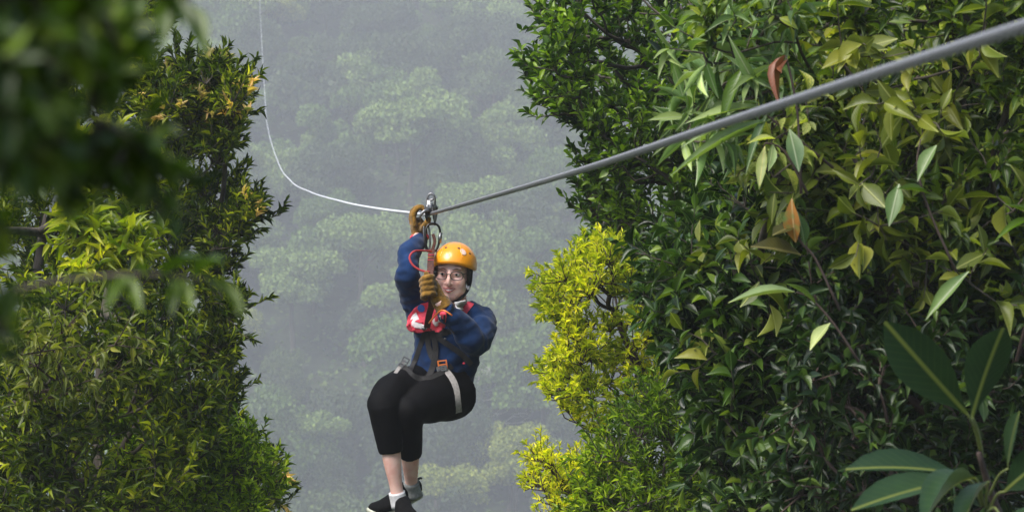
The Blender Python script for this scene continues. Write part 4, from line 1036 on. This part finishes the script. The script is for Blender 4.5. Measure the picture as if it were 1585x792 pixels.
# lower hand, fist closed on the lanyard
fing = []
for k in range(4):
    z = k * 8.6
    fing.append([P(671 + k * 1.3, 431 + z, 10.34), P(668 + k, 428 + z, 10.285), P(657 + k * .5, 430 + z * .97, 10.275), P(652 + k * .6, 435 + z * .95, 10.31), P(658, 438 + z * .93, 10.335)])
g2 = glove(([P(684, 470, 10.335), P(675, 458, 10.345), P(666, 443, 10.355), P(661, 433, 10.36)], [(.034, .034), (.038, .034), (.040, .030), (.032, .022)]), fing,
           [P(668, 443, 10.33), P(663, 430, 10.31), P(660, 424, 10.31)], [P(689, 478, 10.335), P(680, 464, 10.34)], [.041, .037])

# shoes and socks
def shoe(heel, ball, toe, upv, parts_lab, w=.047):
    heel, ball, toe = Vector(heel), Vector(ball), Vector(toe); u = Vector(upv).normalized(); ax = (toe - heel).normalized(); u = (u - ax * u.dot(ax)).normalized()
    ref = tuple(u)
    q = lambda t, up_: (heel.lerp(ball, t / .65) if t < .65 else ball.lerp(toe, (t - .65) / .35)) + u * up_
    up = MB()
    up.tube([q(-.02, .030), q(.08, .042), q(.28, .046), q(.5, .036), q(.75, .026), q(.93, .020), q(1.02, .014)],
            [(.018, .020), (.033, .044), (.036, .046), (.040, .036), (w, .027), (.036, .020), (.012, .010)], seg=22, sub=5, ref=ref)
    sh = up.obj('shoe', M_shoe, person); organic(sh, .004, 3, .5, lambda c: noise.noise(c * 50) * .0015)
    so_ = MB()
    so_.tube([q(-.04, .004), q(.05, .002), q(.3, .0), q(.55, .0), q(.8, .002), q(.97, .008), q(1.05, .012)],
             [(.012, .010), (.034, .013), (.036, .012), (.042, .012), (w + .003, .012), (.038, .011), (.012, .008)], seg=20, sub=5, ref=ref)
    so_.obj('sole', M_sole, sh)
    for k in range(4):
        t = .38 + k * .09; hgt = .078 - k * .0105; a = q(t, hgt)
        s_ = ax.cross(u); m = MB(); m.tube([a - s_ * .022 + u * -.006, a + u * .002, a + s_ * .022 + u * -.006], .0026, seg=6, sub=4); m.obj('lace', M_black, sh)
    return sh
shoe(P(628, 790, 10.47), P(630, 806, 10.32), P(640, 812, 10.23), (-.15, -.75, .75), None)
shoe(P(650, 765, 10.66), P(600, 792, 10.56), P(573, 792, 10.53), (-.25, -.35, 1), None)
m = MB(); m.tube([P(614, 752 + 9, 10.40), P(616, 770, 10.405), P(620, 782, 10.41)], [.0355, .036, .041], seg=20, sub=3, ref=(.2, 1, .1)); m.obj('sock', M_sock, person)
m = MB(); m.tube([P(636.5, 745, 10.58), P(638, 756, 10.60), P(640, 768, 10.61)], [.0345, .036, .042], seg=20, sub=3, ref=(.2, 1, .1)); m.obj('sock', M_gsock, person)
m = MB(); m.tube([P(645, 742, 10.61), P(651, 739, 10.62), P(653, 741, 10.62)], [.006, .005, .003], seg=8, sub=3); m.obj('pull_tab', M_black, person)

# harness laid over the clothes
bpy.context.view_layer.update()
def bvh_of(objs):
    V = []; Fc = []
    for o in objs:
        b0 = base_of(o.parent) + o.location; off = len(V)
        V += [v.co + b0 for v in o.data.vertices]; Fc += [tuple(i + off for i in p.vertices) for p in o.data.polygons]
    return BVHTree.FromPolygons(V, Fc)
BV = bvh_of([sweater, legg])
def cast(px, py, off=.004, dflt=10.5):
    d = P(px, py, 1.0); h_, n_, i_, _ = BV.ray_cast(Vector((0, 0, 0)), d.normalized())
    if h_ is None: return P(px, py, dflt), Vector((0, -1, 0))
    return h_ + n_ * off * 0 - d.normalized() * off, n_
def strap(name, pts, wd, m, parent, off=.005, th=.0018, sub=6, dflt=10.5):
    Q = catmull([np.array((x, y, 0)) for x, y in pts], sub); C = []; Nn = []
    for x, y, _ in Q:
        c, n = cast(x, y, off, dflt); C.append(c); Nn.append(n)
    for _ in range(3):
        C = [C[0]] + [(C[i - 1] + C[i] * 2 + C[i + 1]) / 4 for i in range(1, len(C) - 1)] + [C[-1]]
        Nn = [Nn[0]] + [(Nn[i - 1] + Nn[i] * 2 + Nn[i + 1]).normalized() for i in range(1, len(Nn) - 1)] + [Nn[-1]]
    V = []; Fc = []
    for i, (c, n) in enumerate(zip(C, Nn)):
        n = (n * .5 + Vector((0, -1, 0))).normalized()
        t = (C[min(i + 1, len(C) - 1)] - C[max(i - 1, 0)]).normalized(); s_ = t.cross(n).normalized(); n2 = s_.cross(t)
        V += [c - s_ * wd / 2 + n2 * th, c + s_ * wd / 2 + n2 * th, c + s_ * wd / 2 - n2 * th, c - s_ * wd / 2 - n2 * th]
        if i:
            a = (i - 1) * 4
            for k in range(4): Fc.append((a + k, a + (k + 1) % 4, a + 4 + (k + 1) % 4, a + 4 + k))
    Fc += [(0, 3, 2, 1), (len(V) - 4, len(V) - 3, len(V) - 2, len(V) - 1)]
    mb = MB().add(V, Fc); return mb.obj(name, m, parent, smooth=False, bevel=.0006)
def patch(name, poly, m, parent, off=.006, th=.003, step=3.0):
    xs = [p[0] for p in poly]; ys = [p[1] for p in poly]; pts = []
    n = len(poly)
    for i in range(n):
        a, b_ = poly[i], poly[(i + 1) % n]; L = math.hypot(b_[0] - a[0], b_[1] - a[1]); k = max(1, int(L / step))
        for j in range(k): pts.append(Vector((a[0] + (b_[0] - a[0]) * j / k, a[1] + (b_[1] - a[1]) * j / k)))
    nb_ = len(pts); y = min(ys) + step * .6
    while y < max(ys):
        x = min(xs) + step * .6
        while x < max(xs):
            if in_poly(x, y, poly) and min((p - Vector((x, y))).length for p in pts[:nb_]) > step * .5: pts.append(Vector((x, y)))
            x += step
        y += step
    vs, es, fs, *_ = geometry.delaunay_2d_cdt(pts, [], [list(range(nb_))], 1, 1e-4)
    D = [cast(v.x, v.y, off)[0] for v in vs]
    mb = MB().add(D, [tuple(f) for f in fs]); o = mb.obj(name, m, parent)
    bake(o, [('SMOOTH', dict(iterations=3, factor=.5)), ('SOLIDIFY', dict(thickness=th, offset=0))]); return o
harness = patch('chest_pad', [(629, 504), (631, 490), (640, 477), (652, 469), (664, 466), (680, 472), (692, 484), (690, 506), (680, 516), (662, 512), (650, 516), (638, 514), (630, 510)], M_red, person, .009, .006)
patch('white_stripe', [(633, 499), (637, 488), (644, 482), (648, 490), (652, 500), (664, 505), (660, 511), (644, 509), (636, 505)], M_white, harness, .0135, .002, 2.5)
patch('white_stripe', [(670, 489), (682, 487), (684, 500), (674, 507), (669, 500)], M_white, harness, .0135, .002, 2.5)
patch('white_stripe', [(665, 468), (674, 472), (678, 482), (668, 480)], M_white, harness, .0135, .002, 2.5)
patch('red_stripe', [(640, 497), (650, 492), (656, 498), (650, 501)], M_red, harness, .0165, .002, 2.5)
patch('dark_stripe', [(686, 486), (690, 486), (688, 512), (684, 514)], M_web, harness, .0165, .002, 2.5)
patch('blue_badge', [(652 + 7 * cos(a * pi / 5), 477 + 7 * sin(a * pi / 5)) for a in range(10)], M_blue, harness, .0145, .002, 2.5)
patch('white_collar', [(702, 467), (722, 464), (724, 472), (716, 480), (706, 478)], M_white, person, .006, .003, 2.5)
strap('shoulder_strap', [(729, 468), (726, 472), (722, 477), (718, 482)], .030, M_red, person, .008)
strap('chest_strap', [(700, 512), (690, 514), (680, 516), (668, 516)], .026, M_web, person, .008)
strap('harness_strap', [(664, 508), (662, 528), (668, 552), (682, 562)], .024, M_web, person, .010)
strap('harness_strap', [(660, 508), (652, 530), (643, 556), (634, 574)], .022, M_web, person, .010)
strap('harness_strap', [(668, 512), (674, 535), (672, 560), (664, 582)], .026, M_web, person, .013)
strap('waist_strap', [(624, 566), (640, 582), (660, 586), (680, 578), (700, 566)], .024, M_web, person, .008)
strap('side_strap', [(672, 518), (692, 532), (712, 546), (730, 564)], .024, M_web, person, .008)
strap('leg_strap', [(686, 570), (697, 582), (705, 598), (708, 618), (710, 638)], .030, M_grey, person, .008)
strap('leg_strap', [(626, 556), (620, 566), (612, 577)], .016, M_grey, person, .007)
def buckle(px, py, w_, h_, ang, m, off=.016):
    c, n = cast(px, py, off); M3 = (Matrix.Rotation(radians(ang), 3, 'Y')); mb = MB()
    for dx, dz, hx, hz in ((-1, 0, .003, h_), (1, 0, .003, h_)): mb.box(c + M3 @ Vector((dx * w_, 0, 0)), (hx, .003, hz), M3)
    for dz in (-1, 0, 1): mb.box(c + M3 @ Vector((0, -.0008 * (dz == 0), dz * h_)), (w_ + .0025, .0028, .0028), M3)
    return mb.obj('buckle', m, person, smooth=False, bevel=.0008)
buckle(685, 564, .018, .017, -8, M_orange); buckle(684, 570, .020, .008, -8, M_steel, .020)
buckle(627, 559, .013, .016, 28, M_steel); buckle(620, 566, .008, .008, 28, M_steel)
for px, py, r, m_ in ((656, 508, .011, M_steel), (661, 498, .007, M_white), (689, 524, .006, M_steel), (718, 562, .006, M_red)):
    c, n = cast(px, py, .018); m = MB(); m.ell(c, (r, .005, r * .8), None, 14, 8); m.obj('rivet', m_, person)
c1, _ = cast(640, 520, .02)
m = MB(); m.tube([P(700, 488, 10.25), P(686, 480, 10.26), P(676, 486, 10.30), P(664, 500, 10.36)], [.0035] * 4, seg=8, sub=4); m.obj('cord', M_orange, person)

# ------------------------------------------------------------------ pulley on the cable
PC = cpos(10.60)
tdir_ = (cpos(10.75) - cpos(10.45)).normalized()
pul = empty('zip_line_pulley', PC, 'dark steel trolley pulley riding on the cable between the two gloved hands', 'pulley')
U3 = Vector((0, 0, 1)); S3 = tdir_.cross(U3).normalized(); RP = Matrix((S3, tdir_, U3)).transposed()
yaw = Matrix.Rotation(radians(-16), 3, 'Z')
def lp(x, y, z): return PC + yaw @ (RP @ Vector((x, y, z)))
def plate(x0, outline, th, m, name, mb=None):
    V = [lp(x0 - th, y, z) for y, z in outline] + [lp(x0 + th, y, z) for y, z in outline]; n = len(outline)
    Fc = [tuple(range(n)), tuple(reversed(range(n, 2 * n)))] + [(i, i + n, (i + 1) % n + n, (i + 1) % n) for i in range(n)]
    return MB().add(V, Fc).obj(name, m, pul, smooth=False, bevel=.001)
outl = [(-.052, .010), (-.046, .030), (-.022, .040), (-.014, .066), (-.008, .073), (.008, .073), (.014, .066), (.022, .040), (.046, .030), (.052, .010), (.040, -.016), (.018, -.034), (.010, -.052), (-.010, -.052), (-.018, -.034), (-.040, -.016)]
plate(-.0165, outl, .0022, M_dsteel, 'side_plate'); plate(.0165, outl, .0022, M_dsteel, 'side_plate')
for y in (-.030, .030):
    m = MB(); m.tube([lp(-.012, y, .026), lp(-.006, y, .026), lp(0, y, .026), lp(.006, y, .026), lp(.012, y, .026)], [.021, .019, .0165, .019, .021], seg=24, ref=(0, 0, 1)); m.obj('wheel', M_steel, pul)
    m = MB(); m.tube([lp(-.024, y, .026), lp(.024, y, .026)], .0065, seg=12, ref=(0, 0, 1)); m.obj('axle', M_steel, pul)
m = MB(); m.tube([lp(.014 * cos(a), -.004, .074 + .014 * sin(a)) for a in np.linspace(0, 2 * pi, 20, endpoint=False)], .0048, seg=8, closed=True, ref=(0, 1, 0)); m.obj('top_eye', M_steel, pul)
m = MB(); m.box(lp(0, -.054, .048), (.0075, .002, .010), yaw @ RP); m.obj('white_plate', M_white, pul, smooth=False, bevel=.001)  # small white piece on the front of the pulley
m = MB(); m.tube([lp(0, -.045, .018), lp(-.018, -.058, .010), lp(-.034, -.060, -.006), lp(-.042, -.055, -.028)], [(.006, .004), (.007, .004), (.006, .004), (.004, .003)], seg=10, sub=4); m.obj('brake_arm', M_steel, pul)
m = MB(); m.tube([lp(-.018, 0, -.044), lp(.018, 0, -.044)], .006, seg=12, ref=(0, 0, 1)); m.obj('lower_bolt', M_steel, pul)
# carabiners
def carab(name, label, c, rx, rz, r, ang, m, sleeve=True):
    c = Vector(c); M3 = Matrix.Rotation(radians(ang), 3, 'Y') @ Matrix.Rotation(radians(20), 3, 'Z')
    e = empty(name, c, label, 'carabiner')
    ring = []
    for k in range(40):
        a = 2 * pi * k / 40; x = rx * abs(cos(a)) ** .8 * (1 if cos(a) > 0 else -1); z = rz * abs(sin(a)) ** .8 * (1 if sin(a) > 0 else -1)
        x *= 1 + .16 * sin(a); ring.append(c + M3 @ Vector((x, 0, z)))
    mb = MB(); mb.tube(ring, r, seg=10, closed=True, ref=tuple(M3 @ Vector((0, 1, 0)))); mb.obj('frame', m, e)
    if sleeve:
        mb = MB(); mb.tube([c + M3 @ Vector((rx * 1.0, 0, -rz * .35)), c + M3 @ Vector((rx * 1.06, 0, rz * .4))], r * 1.5, seg=12); mb.obj('locking_sleeve', M_steel, e)
    return e
carab('carabiner', 'large dark steel oval carabiner hanging under the pulley', P(669.5, 368, 10.575), .0335, .062, .0052, 3, M_dsteel)
carab('carabiner', 'slimmer grey carabiner hanging beside the large one, nearer the raised hand', P(661, 368, 10.60), .013, .060, .0045, -4, M_steel, False)
# lanyard
ly = empty('lanyard', P(667, 388, 10.56), 'maroon webbing lanyard with a thin red cord loop, gripped by the lower glove', 'lanyard')
def ribbon(name, pts, wd, th, m, parent, nrm_=(0, -1, 0), sub=6):
    C = [Vector(c) for c in catmull(pts, sub)]; V = []; Fc = []
    for i, c in enumerate(C):
        t = (C[min(i + 1, len(C) - 1)] - C[max(i - 1, 0)]).normalized(); s_ = t.cross(Vector(nrm_)).normalized(); n2 = s_.cross(t)
        V += [c - s_ * wd / 2 + n2 * th, c + s_ * wd / 2 + n2 * th, c + s_ * wd / 2 - n2 * th, c - s_ * wd / 2 - n2 * th]
        if i:
            a = (i - 1) * 4
            for k in range(4): Fc.append((a + k, a + (k + 1) % 4, a + 4 + (k + 1) % 4, a + 4 + k))
    Fc += [(0, 3, 2, 1), (len(V) - 4, len(V) - 3, len(V) - 2, len(V) - 1)]
    return MB().add(V, Fc).obj(name, m, parent, smooth=False, bevel=.001)
ce, _ = cast(661, 506, .02)
ribbon('webbing', [P(668, 386, 10.57), P(667, 400, 10.49), P(666, 418, 10.36), P(666, 440, 10.31), P(668, 470, 10.34), P(664, 488, 10.42), ce], .028, .0035, M_rust, ly)
for k in range(7):
    z = 394 + k * 4.0; Yk = 10.53 - (z - 392) * .0060
    m = MB(); m.box(P(667, z, Yk - .006), (.0135, .0012, .0016)); m.obj('stitching', M_orange if k % 2 else M_red, ly, smooth=False)
m = MB(); m.tube([P(668, 389, 10.50), P(655, 388, 10.42), P(641, 389, 10.37), P(634, 398, 10.35), P(639, 410, 10.34), P(651, 418, 10.34), P(665, 421, 10.34)], .0046, seg=8, sub=6); m.obj('cord_loop', M_cord, ly)
ribbon('inner_sling', [P(670, 362, 10.57), P(673, 374, 10.565), P(669, 388, 10.56)], .014, .003, M_rust, ly)

# ------------------------------------------------------------------ haze: drizzle-laden air over the whole valley
hz = MB(); hz.box((0, 275, 42), (235, 305, 116)); ho = hz.obj('haze', None, None, smooth=False)
tag(ho, 'pale misty drizzle filling the valley', kind='stuff')
hm = bpy.data.materials.new('haze_air'); hm.use_nodes = True; ht = hm.node_tree
ht.nodes.remove(ht.nodes['Principled BSDF'])
pv = ht.nodes.new('ShaderNodeVolumePrincipled'); pv.inputs['Color'].default_value = (.92, .945, 1.0, 1); pv.inputs['Density'].default_value = HAZE
pv.inputs['Anisotropy'].default_value = 0.0
ht.links.new(pv.outputs[0], ht.nodes['Material Output'].inputs['Volume'])
ho.data.materials.append(hm)
